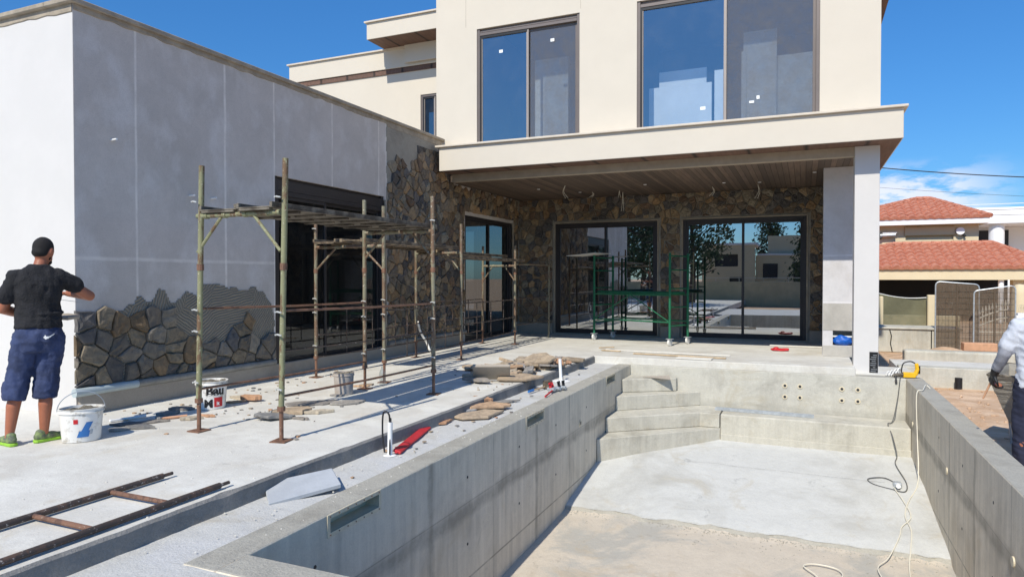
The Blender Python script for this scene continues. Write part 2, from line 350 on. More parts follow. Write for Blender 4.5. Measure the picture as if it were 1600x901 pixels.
M['green'] = paintedpipe('green_scaffold_paint', rgb(16,104,70), rgb(12,82,56), rgb(60,120,96), (.5,.62))
M['white_plastic'] = plain('white_plastic', rgb(236,236,234), .4, 0, .05, 6, .05)
M['dirty_white'] = plain('dusty_white_plastic', rgb(230,228,222), .5, 0, .16, 11, .1, c2=rgb(186,180,168), p0=.36, p1=.46)
M['grey_bucket'] = plain('dirty_grey_plastic', rgb(186,176,166), .6, 0, .2, 8, .2)
M['mortar_fill'] = plain('wet_mortar_fill', rgb(150,142,126), .9, 0, .4, 14, 1., .03)
M['black'] = plain('black_rubber', rgb(28,28,30), .5, 0, .2, 8, .05)
M['ink'] = plain('black_print', rgb(22,22,24), .5, 0, 0, 8, 0)
M['redprint'] = plain('red_print', rgb(196,34,40), .5, 0, 0, 8, 0)
M['blueprint'] = plain('blue_print', rgb(48,112,178), .5, 0, 0, 8, 0)
M['red_plastic'] = plain('red_plastic', rgb(198,44,52), .55, 0, .15, 9, .1)
M['blue_plastic'] = plain('blue_plastic_bag', rgb(24,98,196), .4, 0, .25, 12, .5, .01)
M['yellow'] = plain('yellow_tool_plastic', rgb(236,184,30), .45, 0, .1, 9, .05)
M['galv'] = plain('galvanised_steel', rgb(190,196,200), .4, .35, .2, 14, .1)
M['wood'] = plain('bare_timber', rgb(196,172,138), .8, 0, .2, 12, .3)
M['white_wood'] = plain('whitewashed_board', rgb(222,218,208), .8, 0, .08, 8, .2)
M['brick'] = plain('hollow_clay_brick', rgb(212,162,126), .9, 0, .15, 12, .4)
M['slab'] = plain('grey_paver', rgb(176,180,184), .85, 0, .1, 6, .4, .006)
M['cable'] = plain('cream_cable', rgb(226,220,202), .5, 0, .05, 9, 0)
M['cable_grey'] = plain('grey_cable', rgb(96,96,94), .5, 0, .05, 9, 0)
M['cream_plastic'] = plain('cream_plastic_fitting', rgb(216,204,176), .6, 0, .1, 20, .1)
M['skin'] = plain('tanned_skin', rgb(168,104,76), .5, 0, .12, 9, .1, .002)
M['hair'] = plain('short_black_hair', rgb(26,22,22), .8, 0, .4, 60, .8, .004)
M['shirt_black'] = plain('black_cotton', rgb(36,36,40), .9, 0, .35, 9, .9, .012)
M['denim'] = plain('navy_cotton', rgb(58,70,106), .9, 0, .4, 7, .5, .012)
M['shoe'] = plain('green_grey_trainer', rgb(132,150,92), .7, 0, .35, 26, .4, .004, c2=rgb(92,98,84))
M['lime'] = plain('lime_sole', rgb(150,200,60), .6, 0, .1, 20, .1)
M['grey_shirt'] = plain('grey_cotton', rgb(196,200,208), .9, 0, .1, 8, .4, .008)
M['grey_sleeve'] = plain('grey_knit_sleeve', rgb(150,152,160), .9, 0, .15, 10, .5, .006)
M['navy'] = plain('dark_navy_cotton', rgb(38,42,62), .9, 0, .2, 8, .4, .008)
M['straw'] = plain('straw_hat', rgb(206,180,120), .9, 0, .2, 60, .5)
M['roof'] = plain('terracotta_tile', rgb(198,136,110), .8, 0, .3, 6, .3, .01, c2=rgb(178,112,88))
M['nb_cream'] = plain('neighbour_cream_render', rgb(218,202,168), .85, 0, .05, 1, .1)
M['nb_white'] = plain('neighbour_white_render', rgb(236,236,236), .85, 0, .03, 1, .1)
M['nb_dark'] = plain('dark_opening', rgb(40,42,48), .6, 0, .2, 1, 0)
M['shutter'] = plain('cream_shutter', rgb(200,184,148), .7, 0, .05, 1, .1)
M['shade_net'] = netmat('olive_shade_net', rgb(120,118,96), .86)
M['mesh_net'] = netmat('wire_mesh_screen', rgb(112,98,84), .72)
M['wall_beige'] = plain('beige_boundary_render', rgb(196,184,150), .9, 0, .15, 2, .3)
M['leaf'] = plain('tree_leaf', (.045,.085,.025), .7, 0, .45, 1.5, 0, c2=(.02,.045,.015))
M['bark'] = plain('tree_bark', (.11,.08,.055), .9, 0, .4, 8, .6)
M['white_iron'] = plain('white_painted_iron', rgb(214,210,196), .6, 0, .05, 10, 0)

# ------------------------------------------------------------------ generic builders
def holed_wall(mb, axis, c0, c1, u0, u1, z0, z1, holes, extra_u=(), extra_z=()):
    """solid slab normal to `axis` between c0 and c1, with rectangular openings"""
    us = sorted(set([u0,u1]+[h[i] for h in holes for i in (0,1) if u0 < h[i] < u1]+list(extra_u)))
    zs = sorted(set([z0,z1]+[h[i] for h in holes for i in (2,3) if z0 < h[i] < z1]+list(extra_z)))
    def solid(i, j):
        if i < 0 or j < 0 or i >= len(us)-1 or j >= len(zs)-1: return False
        cu = (us[i]+us[i+1])/2; cz = (zs[j]+zs[j+1])/2
        return not any(h[0] < cu < h[1] and h[2] < cz < h[3] for h in holes)
    P = (lambda u, c, z: (c, u, z)) if axis == 0 else (lambda u, c, z: (u, c, z))
    for i in range(len(us)-1):
        for j in range(len(zs)-1):
            if not solid(i, j): continue
            a, b, lo, hi = us[i], us[i+1], zs[j], zs[j+1]
            mb.quad(P(a,c0,lo), P(b,c0,lo), P(b,c0,hi), P(a,c0,hi)); mb.quad(P(a,c1,lo), P(a,c1,hi), P(b,c1,hi), P(b,c1,lo))
            if not solid(i-1,j): mb.quad(P(a,c0,lo), P(a,c0,hi), P(a,c1,hi), P(a,c1,lo))
            if not solid(i+1,j): mb.quad(P(b,c0,lo), P(b,c1,lo), P(b,c1,hi), P(b,c0,hi))
            if not solid(i,j-1): mb.quad(P(a,c0,lo), P(a,c1,lo), P(b,c1,lo), P(b,c0,lo))
            if not solid(i,j+1): mb.quad(P(a,c0,hi), P(b,c0,hi), P(b,c1,hi), P(a,c1,hi))
    return mb

def inpoly(x, y, poly):
    r = False; n = len(poly)
    for i in range(n):
        x1, y1 = poly[i]; x2, y2 = poly[(i+1)%n]
        if (y1 > y) != (y2 > y) and x < (x2-x1)*(y-y1)/(y2-y1)+x1: r = not r
    return r
def clip(poly, px, py, nx, ny):
    o = []; n = len(poly)
    for i in range(n):
        a = poly[i]; b = poly[(i+1)%n]; da = (a[0]-px)*nx+(a[1]-py)*ny; db = (b[0]-px)*nx+(b[1]-py)*ny
        if da <= 0: o.append(a)
        if (da < 0 < db) or (db < 0 < da):
            k = da/(da-db); o.append((a[0]+(b[0]-a[0])*k, a[1]+(b[1]-a[1])*k))
    return o
def shrink(poly, g):
    cx = sum(p[0] for p in poly)/len(poly); cy = sum(p[1] for p in poly)/len(poly); o = list(poly); n = len(poly)
    for i in range(n):
        a = poly[i]; b = poly[(i+1)%n]; dx, dy = b[0]-a[0], b[1]-a[1]; l = math.hypot(dx, dy)
        if l < 1e-6: continue
        nx, ny = dy/l, -dx/l
        if (cx-a[0])*nx+(cy-a[1])*ny > 0: nx, ny = -nx, -ny
        o = clip(o, a[0]-nx*g, a[1]-ny*g, nx, ny)
        if len(o) < 3: return []
    return o
STONES = [rgb(144,130,110), rgb(134,122,106), rgb(112,106,100), rgb(156,134,104), rgb(172,142,106), rgb(104,100,96), rgb(142,124,102), rgb(158,146,124), rgb(130,108,88), rgb(178,154,122)]
def clad(mb, bounds, size, inside, rects, to3, rnd, gap=.008, depth=(.03,.06), aniso=1., cols=STONES, clipb=True):
    u0, u1, v0, v1 = bounds; seeds = []; tries = 0; target = int((u1-u0)*(v1-v0)/(size*size*aniso)*1.15)
    while len(seeds) < target and tries < target*40:
        tries += 1; p = (rnd.uniform(u0-.1,u1+.1), rnd.uniform(v0-.1,v1+.1)); q = size*rnd.choice((.4,.6,.8,1.0,1.15))
        if all(math.hypot(p[0]-s[0], (p[1]-s[1])/aniso) > q for s in seeds): seeds.append(p)
    seeds = [s for s in seeds if not any(r[0]+.03 < s[0] < r[1]-.03 and r[2]+.03 < s[1] < r[3]-.03 for r in rects)]
    R_ = size*2.6
    for i, s in enumerate(seeds):
        if not inside(*s): continue
        c = [(s[0]-R_, s[1]-R_), (s[0]+R_, s[1]-R_), (s[0]+R_, s[1]+R_), (s[0]-R_, s[1]+R_)]
        if clipb:
            for (px, py, nx, ny) in ((u0,0,-1,0),(u1,0,1,0),(0,v0,0,-1),(0,v1,0,1)): c = clip(c, px, py, nx, ny)
        else: c = clip(c, 0, v0, 0, -1); c = clip(c, u0, 0, -1, 0)
        rects_ = rects
        for q in seeds:
            if q is s: continue
            dx, dy = q[0]-s[0], q[1]-s[1]
            if abs(dx) > 2*R_ or abs(dy) > 2*R_: continue
            c = clip(c, s[0]+dx/2, s[1]+dy/2, dx, dy)
            if len(c) < 3: break
        if len(c) < 3: continue
        for r in rects_:
            d = ((r[0]-s[0], (r[0],0,1,0)), (s[0]-r[1], (r[1],0,-1,0)), (s[1]-r[3], (0,r[3],0,-1)), (r[2]-s[1], (0,r[2],0,1)))
            k = max(d, key=lambda z: z[0]); c = clip(c, *k[1])
            if len(c) < 3: break
        if len(c) < 3: continue
        c = shrink(c, gap*rnd.uniform(.6,1.6))
        if len(c) < 3: continue
        # roughen outline
        out = []
        for a, b in zip(c, c[1:]+c[:1]):
            l = math.hypot(b[0]-a[0], b[1]-a[1]); n = max(1, int(l/.07)); nx, ny = (b[1]-a[1])/(l+1e-9), -(b[0]-a[0])/(l+1e-9)
            for k in range(n):
                t_ = k/n; j = 0 if k == 0 else rnd.uniform(-.011,.009); out.append((a[0]+(b[0]-a[0])*t_+nx*j, a[1]+(b[1]-a[1])*t_+ny*j))
        c = out; n = len(c); cx = sum(p[0] for p in c)/n; cy = sum(p[1] for p in c)/n
        dp = rnd.uniform(*depth); kk = rnd.uniform(.75,1.25); col = tuple(q*kk for q in rnd.choice(cols)); tu, tv = rnd.uniform(-.13,.13), rnd.uniform(-.13,.13)
        vs = []; rings = ((1.,-.01,0),(1.01,dp*.55,.4),(.955,dp*.92,.8),(.8,dp,1.),(.45,dp+.004,1.))
        for sc_, z, jit in rings:
            for (x, y) in c:
                X = cx+(x-cx)*sc_; Y = cy+(y-cy)*sc_; z_ = z
                if z > 0: z_ = max(.008, z+(X-cx)*tu+(Y-cy)*tv+rnd.uniform(-.006,.006)*jit+(.016*noise.noise(Vector((X*13,Y*13,dp*90)))+.012*round(noise.noise(Vector((X*5,Y*5,dp*200)))*2)/2)*jit)
                vs.append(to3(X, Y, z_))
        vs.append(to3(cx, cy, dp+rnd.uniform(0,.01)))
        fs = [(r*n+k, r*n+(k+1)%n, (r+1)*n+(k+1)%n, (r+1)*n+k) for r in range(4) for k in range(n)]
        fs += [(4*n+k, 4*n+(k+1)%n, 5*n) for k in range(n)]
        mb._add(vs, fs, col)

rnd = random.Random(7)
# ================================================================== SETTING
# ground: red soil, a frame round the pool and deck, falling away behind
g = MB()
def gsheet(x0, x1, y0, y1, nx, ny):
    vs = []
    for j in range(ny+1):
        for i in range(nx+1):
            x = x0+(x1-x0)*i/nx; y = y0+(y1-y0)*j/ny; z = -.42
            if 1.7 <= x < 12 and 4 < y < 13.3: z += .05*noise.noise(Vector((x*.9,y*.9,0)))+.02*noise.noise(Vector((x*4,y*4,3)))
            vs.append((x,y,z))
    g._add(vs, [(j*(nx+1)+i, j*(nx+1)+i+1, (j+1)*(nx+1)+i+1, (j+1)*(nx+1)+i) for j in range(ny) for i in range(nx)])
gsheet(1.6, 9.6, 2.6, 14.6, 60, 90)
for a in ((-900,1.6,14.6,900),(1.6,900,14.6,900),(9.6,900,2.6,14.6),(-900,-3.4,2.6,14.6),(-900,900,-900,2.6)): g.quad((a[0],a[2],-.42),(a[1],a[2],-.42),(a[1],a[3],-.42),(a[0],a[3],-.42))
g.quad((-3.4,12.2,-.42),(1.6,12.2,-.42),(1.6,14.6,-.42),(-3.4,14.6,-.42))
tag(g.build('ground', M['soil'], smooth=False), kind='structure')

# upper deck slab with a broken, wobbly edge
def edge_slab(name, mat, ex, y0, y1, x_in, ztop, zbot, amp=.012, step=.05):
    mb = MB(); n = int((y1-y0)/step); vs = []
    for i in range(n+1):
        y = y0+(y1-y0)*i/n; w_ = noise.noise(Vector((y*1.3,3,0)))*amp*1.6+noise.noise(Vector((y*7,1,0)))*amp*.7
        chip = max(0, noise.noise(Vector((y*3.1,9,0)))-.35)*.08
        vs += [(x_in,y,ztop), (ex-.02-chip+w_,y,ztop), (ex+w_-chip*.4,y,ztop-.018-chip*.4), (ex+w_*.6+.006*noise.noise(Vector((y*11,4,0))),y,(ztop+zbot)/2), (ex+w_*.4+.008,y,zbot)]
    mb._add(vs, [(i*5+k, i*5+k+1, (i+1)*5+k+1, (i+1)*5+k) for i in range(n) for k in range(4)])
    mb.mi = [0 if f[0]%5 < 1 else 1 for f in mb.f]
    return tag(mb.build(name, mat, smooth=True), kind='structure')
M['edge'] = concrete('broken_edge_shade_concrete', rgb(150,147,142), rgb(120,117,112), specks=.5, bumps=1., big=3)  # raw broken concrete, with the step's shade darkened into its colour
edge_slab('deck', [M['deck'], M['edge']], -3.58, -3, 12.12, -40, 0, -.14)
g = MB(); g.box((-6.99,12.1,-.3),(.75,16.6,.0)); g.box((.75,12.3,-.3),(1.62,13.4,-.1)); g.box((-40,-14,-.3),(-3.6,-3,-.001))
tag(g.build('terrace', M['deck'], bevel=.008), kind='structure')
# rough strip between deck edge and pool, near pool surround
def rough_sheet(name, mat, x0, x1, y0, y1, z, amp, st=.06, skirt=0):
    mb = MB(); nx = max(2, int((x1-x0)/st)); ny = max(2, int((y1-y0)/st)); vs = []
    for j in range(ny+1):
        for i in range(nx+1):
            x = x0+(x1-x0)*i/nx; y = y0+(y1-y0)*j/ny; q = noise.noise(Vector((x*2.2,y*2.2,1)))*.6+noise.noise(Vector((x*9,y*9,2)))*.4
            vs.append((x,y,z+q*amp))
    mb._add(vs, [(j*(nx+1)+i, j*(nx+1)+i+1, (j+1)*(nx+1)+i+1, (j+1)*(nx+1)+i) for j in range(ny) for i in range(nx)])
    return tag(mb.build(name, mat, smooth=True), kind='structure')
rough_sheet('poolside_strip', M['strip'], -3.6, -3.12, 2.66, 12.1, -.128, .014)
rough_sheet('poolside_paving', M['strip'], -3.6, 4, -3, 2.66, -.128, .014, .09)

# ================================================================== SWIMMING POOL
pool = empty('swimming_pool', (-.7, 7.4, -.12), 0, 'unfinished grey concrete swimming pool with corner steps and a bench along its far end', 'swimming pool')
PX0, PX1, PY0, PY1, PT = -2.9, 1.45, 2.9, 12.05, -.12
def wobble_top(o, amp=.006):
    for v in o.data.vertices: pass
mb = MB(); sk = [(3.62,4.18,-.25,-.155,), (7.09,7.62,-.25,-.155), (10.45,10.95,-.25,-.155)]
holed_wall(mb, 0, PX0, PX0-.235, 2.66, 12.3, -1.9, PT, sk, extra_u=[2.9+.35*i for i in range(1,26)])
lw = mb.build('pool_wall', M['pool_wall'], pool, weld=True, bevel=.012, seg=2)
mb = MB(); holed_wall(mb, 0, PX1+.24, PX1, -1, 12.3, -1.9, PT, [], extra_u=[i*.5 for i in range(24)]); mb.build('pool_wall', M['pool_wall'], pool, weld=True, bevel=.012, seg=2)
M['far_wall'] = concrete('far_pool_wall_concrete', rgb(202,199,187), rgb(168,164,153), dirt=.55, seam=((2,-.74,.10,.35),), streak=.12, specks=.3, big=1.3, bumps=.7)
mb = MB(); mb.box((PX0,PY1,-1.9),(PX1,PY1+.235,PT+.003)); mb.build('pool_wall', M['far_wall'], pool, bevel=.012, seg=2)
mb = MB(); mb.box((PX0,PY0-.24,-1.9),(PX1,PY0,PT+.003)); mb.build('pool_wall', M['pool_wall'], pool, bevel=.015, seg=2)
for (a,b,c,d) in sk:
    mb = MB(); t_ = .028; x = PX0+.006
    for q in ((a-t_,b+t_,c-t_,c),(a-t_,b+t_,d,d+t_),(a-t_,a,c,d),(b,b+t_,c,d)): mb.box((PX0-.02,q[0],q[2]),(x,q[1],q[3]))
    mb.quad((PX0-.11,a,c),(PX0-.11,b,c),(PX0-.11,b,d),(PX0-.11,a,d)); mb.quad((PX0-.11,a,c+.004),(PX0-.001,a,c+.004),(PX0-.001,b,c+.004),(PX0-.11,b,c+.004))
    for q in (a+.004,b-.004): mb.quad((PX0-.11,q,c),(PX0-.001,q,c),(PX0-.001,q,d),(PX0-.11,q,d))
    sko = mb.build('skimmer', M['cream_plastic'], pool, weld=True)
    s_ = MB(); rb_ = MB(); rb_.quad((PX0-.109,a,c),(PX0-.109,b,c),(PX0-.109,b,d),(PX0-.109,a,d)); rb_.quad((PX0-.108,a+.005,c+.007),(PX0-.002,a+.005,c+.007),(PX0-.002,b-.005,c+.007),(PX0-.108,b-.005,c+.007)); rb_.build('recess', M['cream_plastic'], sko)
    for k in range(7):
        for zz in (c-t_/2, d+t_/2): s_.tube([(x-.001,a+(b-a)*k/6,zz),(x+.004,a+(b-a)*k/6,zz)], .005, 6)
    s_.build('screw', M['rust'], sko)
def boss(c, ax, r=.045):
    mb = MB(); d = Vector((1,0,0)) if ax == 0 else Vector((0,-1,0)); c = Vector(c)
    mb.tube([c-d*.01, c+d*.012], r, 18); o = mb.build('inlet', M['cream_plastic'], pool)
    k = MB(); k.tube([c+d*.011, c+d*.0135], r*.55, 14); k.build('bore', M['nb_dark'], o)
for x in (-.30,-.07,.55,.78):
    for z in (-.335,-.52): boss((x,PY1,z),1,.04)
boss((PX0,9.07,-.59),0)
mb = MB()
for y in (6.12,8.72,11.3): mb = MB(); mb.tube([(PX1+.01,y,-.68),(PX1-.012,y,-.68)], .04, 16); mb.build('inlet', M['cream_plastic'], pool)
M['rim'] = concrete('rough_pool_rim', rgb(184,180,168), rgb(158,153,142), specks=.5, bumps=1., big=2.2)
for o_ in kids(pool):
    if o_.name.startswith('pool_wall'):
        o_.data.materials.append(M['rim'])
        for p_ in o_.data.polygons:
            if p_.normal.z > .7 and p_.center.z > -.2: p_.material_index = 1
for y in (3.4,5.55,6.8,8.0,9.3):
    for z in (-.42,-1.05):
        for x0_, d_ in ((PX0,1),(PX1,-1)): mb = MB(); mb.tube([(x0_-d_*.01,y+.07*d_,z),(x0_+d_*.0025,y+.07*d_,z)], .014, 10); mb.build('tie_hole', M['nb_dark'], pool)
# floor
def floorz(y): 
    ks = ((2.66,-1.78),(8.35,-1.62),(8.6,-1.56),(10.2,-1.33),(11.4,-1.22),(12.05,-1.2))
    for (a,b),(c,d) in zip(ks, ks[1:]):
        if y <= c: return b+(d-b)*(y-a)/(c-a)
    return ks[-1][1]
def floor_part(y0, y1, name, mat, dz=0):
    mb = MB(); nx = 40; ny = int((y1-y0)/.07); vs = []
    for j in range(ny+1):
        for i in range(nx+1):
            x = PX0+(PX1-PX0)*i/nx; y = y0+(y1-y0)*j/ny; q = noise.noise(Vector((x*2,y*2,5)))*.008+noise.noise(Vector((x*12,y*12,5)))*.004
            if j == 0 and y0 > 5: y += noise.noise(Vector((x*2.5,0,8)))*.06+noise.noise(Vector((x*11,0,8)))*.03
            vs.append((x,y,floorz(y)+q+dz))
    mb._add(vs, [(j*(nx+1)+i, j*(nx+1)+i+1, (j+1)*(nx+1)+i+1, (j+1)*(nx+1)+i) for j in range(ny) for i in range(nx)])
    return mb.build(name, mat, pool, smooth=True)
floor_part(2.7, 8.9, 'pool_floor', M['pool_deep']); f2 = floor_part(8.45, 12.05, 'pool_floor', M['pool_floor'], .03)
# lip of the upper floor layer
mb = MB(); vs = []
for i in range(88):
    x = PX0+(PX1-PX0)*i/87; y = 8.45+noise.noise(Vector((x*2.5,0,8)))*.06+noise.noise(Vector((x*11,0,8)))*.03
    vs += [(x,y+.01,floorz(y)+.034),(x,y-.02-.02*rnd.random(),floorz(y)-.01)]
mb._add(vs, [(i*2,i*2+1,i*2+3,i*2+2) for i in range(87)]); mb.build('floor_lip', M['rim'], f2, smooth=True)
def crackline(f, x0, x1, wd, nm, mat, par, n=120):
    mb = MB(); vs = []
    for i in range(n+1):
        x = x0+(x1-x0)*i/n; y = f(x)+.03*noise.noise(Vector((x*3,7,0)))+.015*noise.noise(Vector((x*15,7,0))); h_ = wd*(.4+abs(noise.noise(Vector((x*9,2,0))))*1.4); z = floorz(y)+.034+.008*noise.noise(Vector((x*2,y*2,5)))
        vs += [(x,y-h_,z+.006),(x,y+h_,z+.006)]
    mb._add(vs, [(i*2,(i+1)*2,(i+1)*2+1,i*2+1) for i in range(n)]); mb.build(nm, mat, par)
crackline(lambda x: 10.25-.02*x, -1.6, 1.0, .004, 'crack', M['edge'], f2)
mb = MB(); rc = random.Random(8)
for i in range(700):
    x = rc.uniform(PX0+.05, PX1-.05); y = 8.42-abs(rc.gauss(0,.05))-(.5*rc.random() if rc.random() < .25 else 0); q = rc.uniform(.002,.009); mb.ell((x,y,floorz(y)+.002), (q*1.2,q,q*.6), 5, 3)
tag(mb.build('grit', M['rim'], pool), kind='stuff')
# steps & bench
def step(poly, z0, z1):
    mb = MB(); mb.prism(poly, z0, z1); return mb.build('step', M['pool_step'], pool, bevel=.02, seg=3)
E_ = .003
step([(PX0+E_,9.88),(PX0+E_+.02,9.88),(-1.26,11.42),(-1.26,PY1-E_),(PX0+E_,PY1-E_)], -1.6, -1.0)
step([(PX0+E_,10.36),(PX0+E_+.02,10.36),(-1.58,11.40),(-1.27,11.41),(-1.27,PY1-E_),(PX0+E_,PY1-E_)], -.998, -.765)
step([(PX0+E_,10.98),(PX0+E_+.02,10.98),(-1.66,PY1-E_),(PX0+E_,PY1-E_)], -.763, -.53)
step([(PX0+E_,11.42),(PX0+E_+.02,11.42),(-2.06,PY1-E_-.1),(-2.06,PY1-E_),(PX0+E_,PY1-E_)], -.528, -.3)
mb = MB(); mb.box((-1.258,11.41,-1.6),(PX1-E_,PY1-E_,-.768)); mb.build('bench', M['pool_step'], pool, bevel=.025, seg=3)
mb = MB(); mb.box((-1.25,11.395,-1.25),(PX1-E_,11.42,-1.09)); mb.build('bench_foot', M['pool_step'], pool, bevel=.006)

# ================================================================== HOUSE
house = empty('house', (-3, 16, 0), 0, 'cream two storey house under construction with grey side wing and stone clad terrace', 'house')
XL = -7.0; YC = 4.65; YF = 16.45; WT = 4.30
# --- left wing
mb = MB(); DZ = [(7.55,10.30,.14,2.92),(13.45,16.12,.02,2.86)]
holed_wall(mb, 0, XL, XL-.3, YC, YF, -.2, WT, DZ)
wing = mb.build('side_wing', M['side_wall'], house, weld=True)
mb = MB(); mb.box((-22,YC-.004,-.2),(XL-.002,YC-.001,WT-.001)); mb.box((-22,YC+.001,-.2),(XL-.302,YC+.3,WT-.001)); fw = mb.build('front_wall', M['white_wall'], house)
mb = MB(); mb.box((XL-.3,YC+.3,WT-.02),(-22,30,WT-.3)); mb.box((-22,YC+.3,-.2),(-21.7,30,WT-.3)); mb.build('flat_roof', M['cap'], wing)
mb = MB(); 
n = 60
for i in range(n):   # capping with a ragged mortar bed
    y0 = YC-.06+(12.7-YC+.06)*i/n; y1 = YC-.06+(12.7-YC+.06)*(i+1)/n
    pass
mb.box((XL-.38,YC-.06,WT),(XL+.05,12.7,WT+.055)); mb.build('coping', M['cap'], wing, bevel=.008)
mb = MB(); vs = []; n = 160
for i in range(n+1):
    y = YC+(12.4-YC)*i/n; d = .05+.03*noise.noise(Vector((y*1.2,0,0)))+.02*noise.noise(Vector((y*6,0,0)))+(.05 if y > 10.4 else 0)
    vs += [(XL+.012,y,WT-.001),(XL+.012,y,WT-d),(XL+.001,y,WT-d-.008)]
mb._add(vs, [(i*3+k,(i+1)*3+k,(i+1)*3+k+1,i*3+k+1) for i in range(n) for k in range(2)]); mb.build('mortar_bed', M['cap'], wing)
mb = MB(); mb.box((-22,YC-.06,WT+.001),(XL-.382,YC+.34,WT+.054)); mb.build('coping', M['cap'], fw, bevel=.008)
mb = MB(); mb.box((XL,YC+.01,-.05),(XL+.045,13.3,.215)); mb.build('plinth', M['plinth'], wing, bevel=.01)
for (a, b, m_) in ((YC+.02,7.5,'pipe_grey'),(10.36,13.4,'pipe_grey')):
    mb = MB(); mb.tube([(XL+.035,a,.25),(XL+.035,b,.25)], .042, 14); pp = mb.build('drain_pipe', M[m_], wing, smooth=True)
    if a < 5: k = MB(); k.tube([(XL+.035,4.60,.25),(XL+.035,5.32,.25)], .046, 14); k.build('sleeve', M['pipe_pale'], pp, smooth=True)
mb = MB(); vs = []; n = 120
for i in range(n+1):
    x = XL-.002-6*i/n; d = .07+.03*noise.noise(Vector((x*1.2,0,0)))+.02*noise.noise(Vector((x*6,0,0)))
    vs += [(x,YC-.014,WT-.001),(x,YC-.014,WT-d),(x,YC-.004,WT-d-.008)]
mb._add(vs, [(i*3+k,(i+1)*3+k,(i+1)*3+k+1,i*3+k+1) for i in range(n) for k in range(2)]); mb.build('mortar_bed', M['cap'], fw)
# cement band at the white wall foot and side flank
# mortar and adhesive (thin relief sheets)
def relief(name, mat, outline, x, parent, th=.008):
    pts = [at(px, py, 0, XL) for px, py in outline]; poly = [(p.y, p.z) for p in pts]
    y0 = min(p[0] for p in poly); y1 = max(p[0] for p in poly); z0 = min(p[1] for p in poly); z1 = max(p[1] for p in poly)
    st = .022; mb = MB(); ny = int((y1-y0)/st); nz_ = int((z1-z0)/st); inn = {}
    for i in range(ny):
        for j in range(nz_):
            y = y0+(i+.5)*st; z = z0+(j+.5)*st
            yy = y+.05*noise.noise(Vector((y*7,z*7,0))); zz = z+.07*noise.noise(Vector((y*9,z*5,4)))
            inn[i,j] = inpoly(yy, zz, poly)
    for (i, j), v in inn.items():
        if not v: continue
        y = y0+i*st; z = z0+j*st; a, b, c, d = (x+th,y,z),(x+th,y+st,z),(x+th,y+st,z+st),(x+th,y,z+st); mb.quad(a,b,c,d)
        for di, dj, e1, e2 in ((-1,0,a,d),(1,0,b,c),(0,-1,a,b),(0,1,d,c)):
            if not inn.get((i+di,j+dj)): mb.quad(e1, e2, (x-.003,e2[1],e2[2]), (x-.003,e1[1],e1[2]))
    return mb.build(name, mat, parent, weld=True)
adh = [(100+x/4.094, 420+y/4.094) for x, y in ((60,900),(75,420),(180,340),(270,280),(380,255),(470,195),(560,205),(620,135),(680,195),(740,205),(780,130),(850,160),(870,90),(980,90),(1050,130),(1150,115),(1250,130),(1330,220),(1345,380),(1350,600),(700,680),(80,770))]
adh[0] = (121, 600)
relief('tile_adhesive', M['comb'], adh, XL, wing)
relief('rough_mortar', M['wet_mortar'], [(604,330),(603,205),(606,198),(640,206),(690,222),(692,300),(692,420),(604,420)], XL, wing, .006)
# stone cladding, lower left, patchy top
top_ = [(100+x/4.094, 420+y/4.094) for x, y in ((70,235),(120,232),(200,235),(225,300),(290,310),(330,330),(340,440),(380,460),(430,390),(470,345),(510,300),(600,280),(680,310),(720,345),(850,350),(880,440),(960,470),(1060,440),(1060,320),(1110,320),(1150,330),(1200,320),(1270,390),(1300,440),(1350,380),(1420,360),(1440,560))]
poly = [(p.y, p.z) for p in (at(a, b, 0, XL) for a, b in top_)]+[(7.7,.1),(YC-.2,.1)]
poly[0] = (YC-.2, poly[0][1])
mb = MB(); clad(mb, (YC-.03,7.53,.292,1.5), .18, lambda u, v: inpoly(u, v, poly), [], lambda u, v, d: (XL+.008+d,u,v), random.Random(11), .007, (.02,.05), 1.25, cols=[rgb(136,128,116), rgb(144,136,122), rgb(116,112,107), rgb(128,120,108), rgb(112,109,106), rgb(142,130,110), rgb(146,124,96)])
mb.build('stone_cladding', M['stone_clad'], wing)
# upper/right part of the wing wall
topr = [(604,310),(606,280),(612,250),(628,240),(640,262),(650,232),(668,226),(682,232),(692,262)]
polyr = [(p.y, p.z) for p in (at(a, b, 0, XL) for a, b in topr)]+[(12.6,3.47),(16.6,3.47),(16.6,0),(10.37,0)]
mb = MB(); clad(mb, (10.37,YF,.292,4.05), .165, lambda u, v: inpoly(u, v, polyr), [(13.38,16.18,-.2,2.93)], lambda u, v, d: (XL+.008+d,u,v), random.Random(5), .007, (.015,.042), 1.15)
mb.build('stone_cladding', M['stone_clad'], wing)
# pins of plastic in the wall
for (px_, py_) in ((174,219),(296,306),(330,310)):
    p = at(px_, py_, 0, XL); mb = MB(); mb.tube([p, p+Vector((.09,.0,.004))], .012, 8); mb.build('plastic_peg', M['white_plastic'], wing)

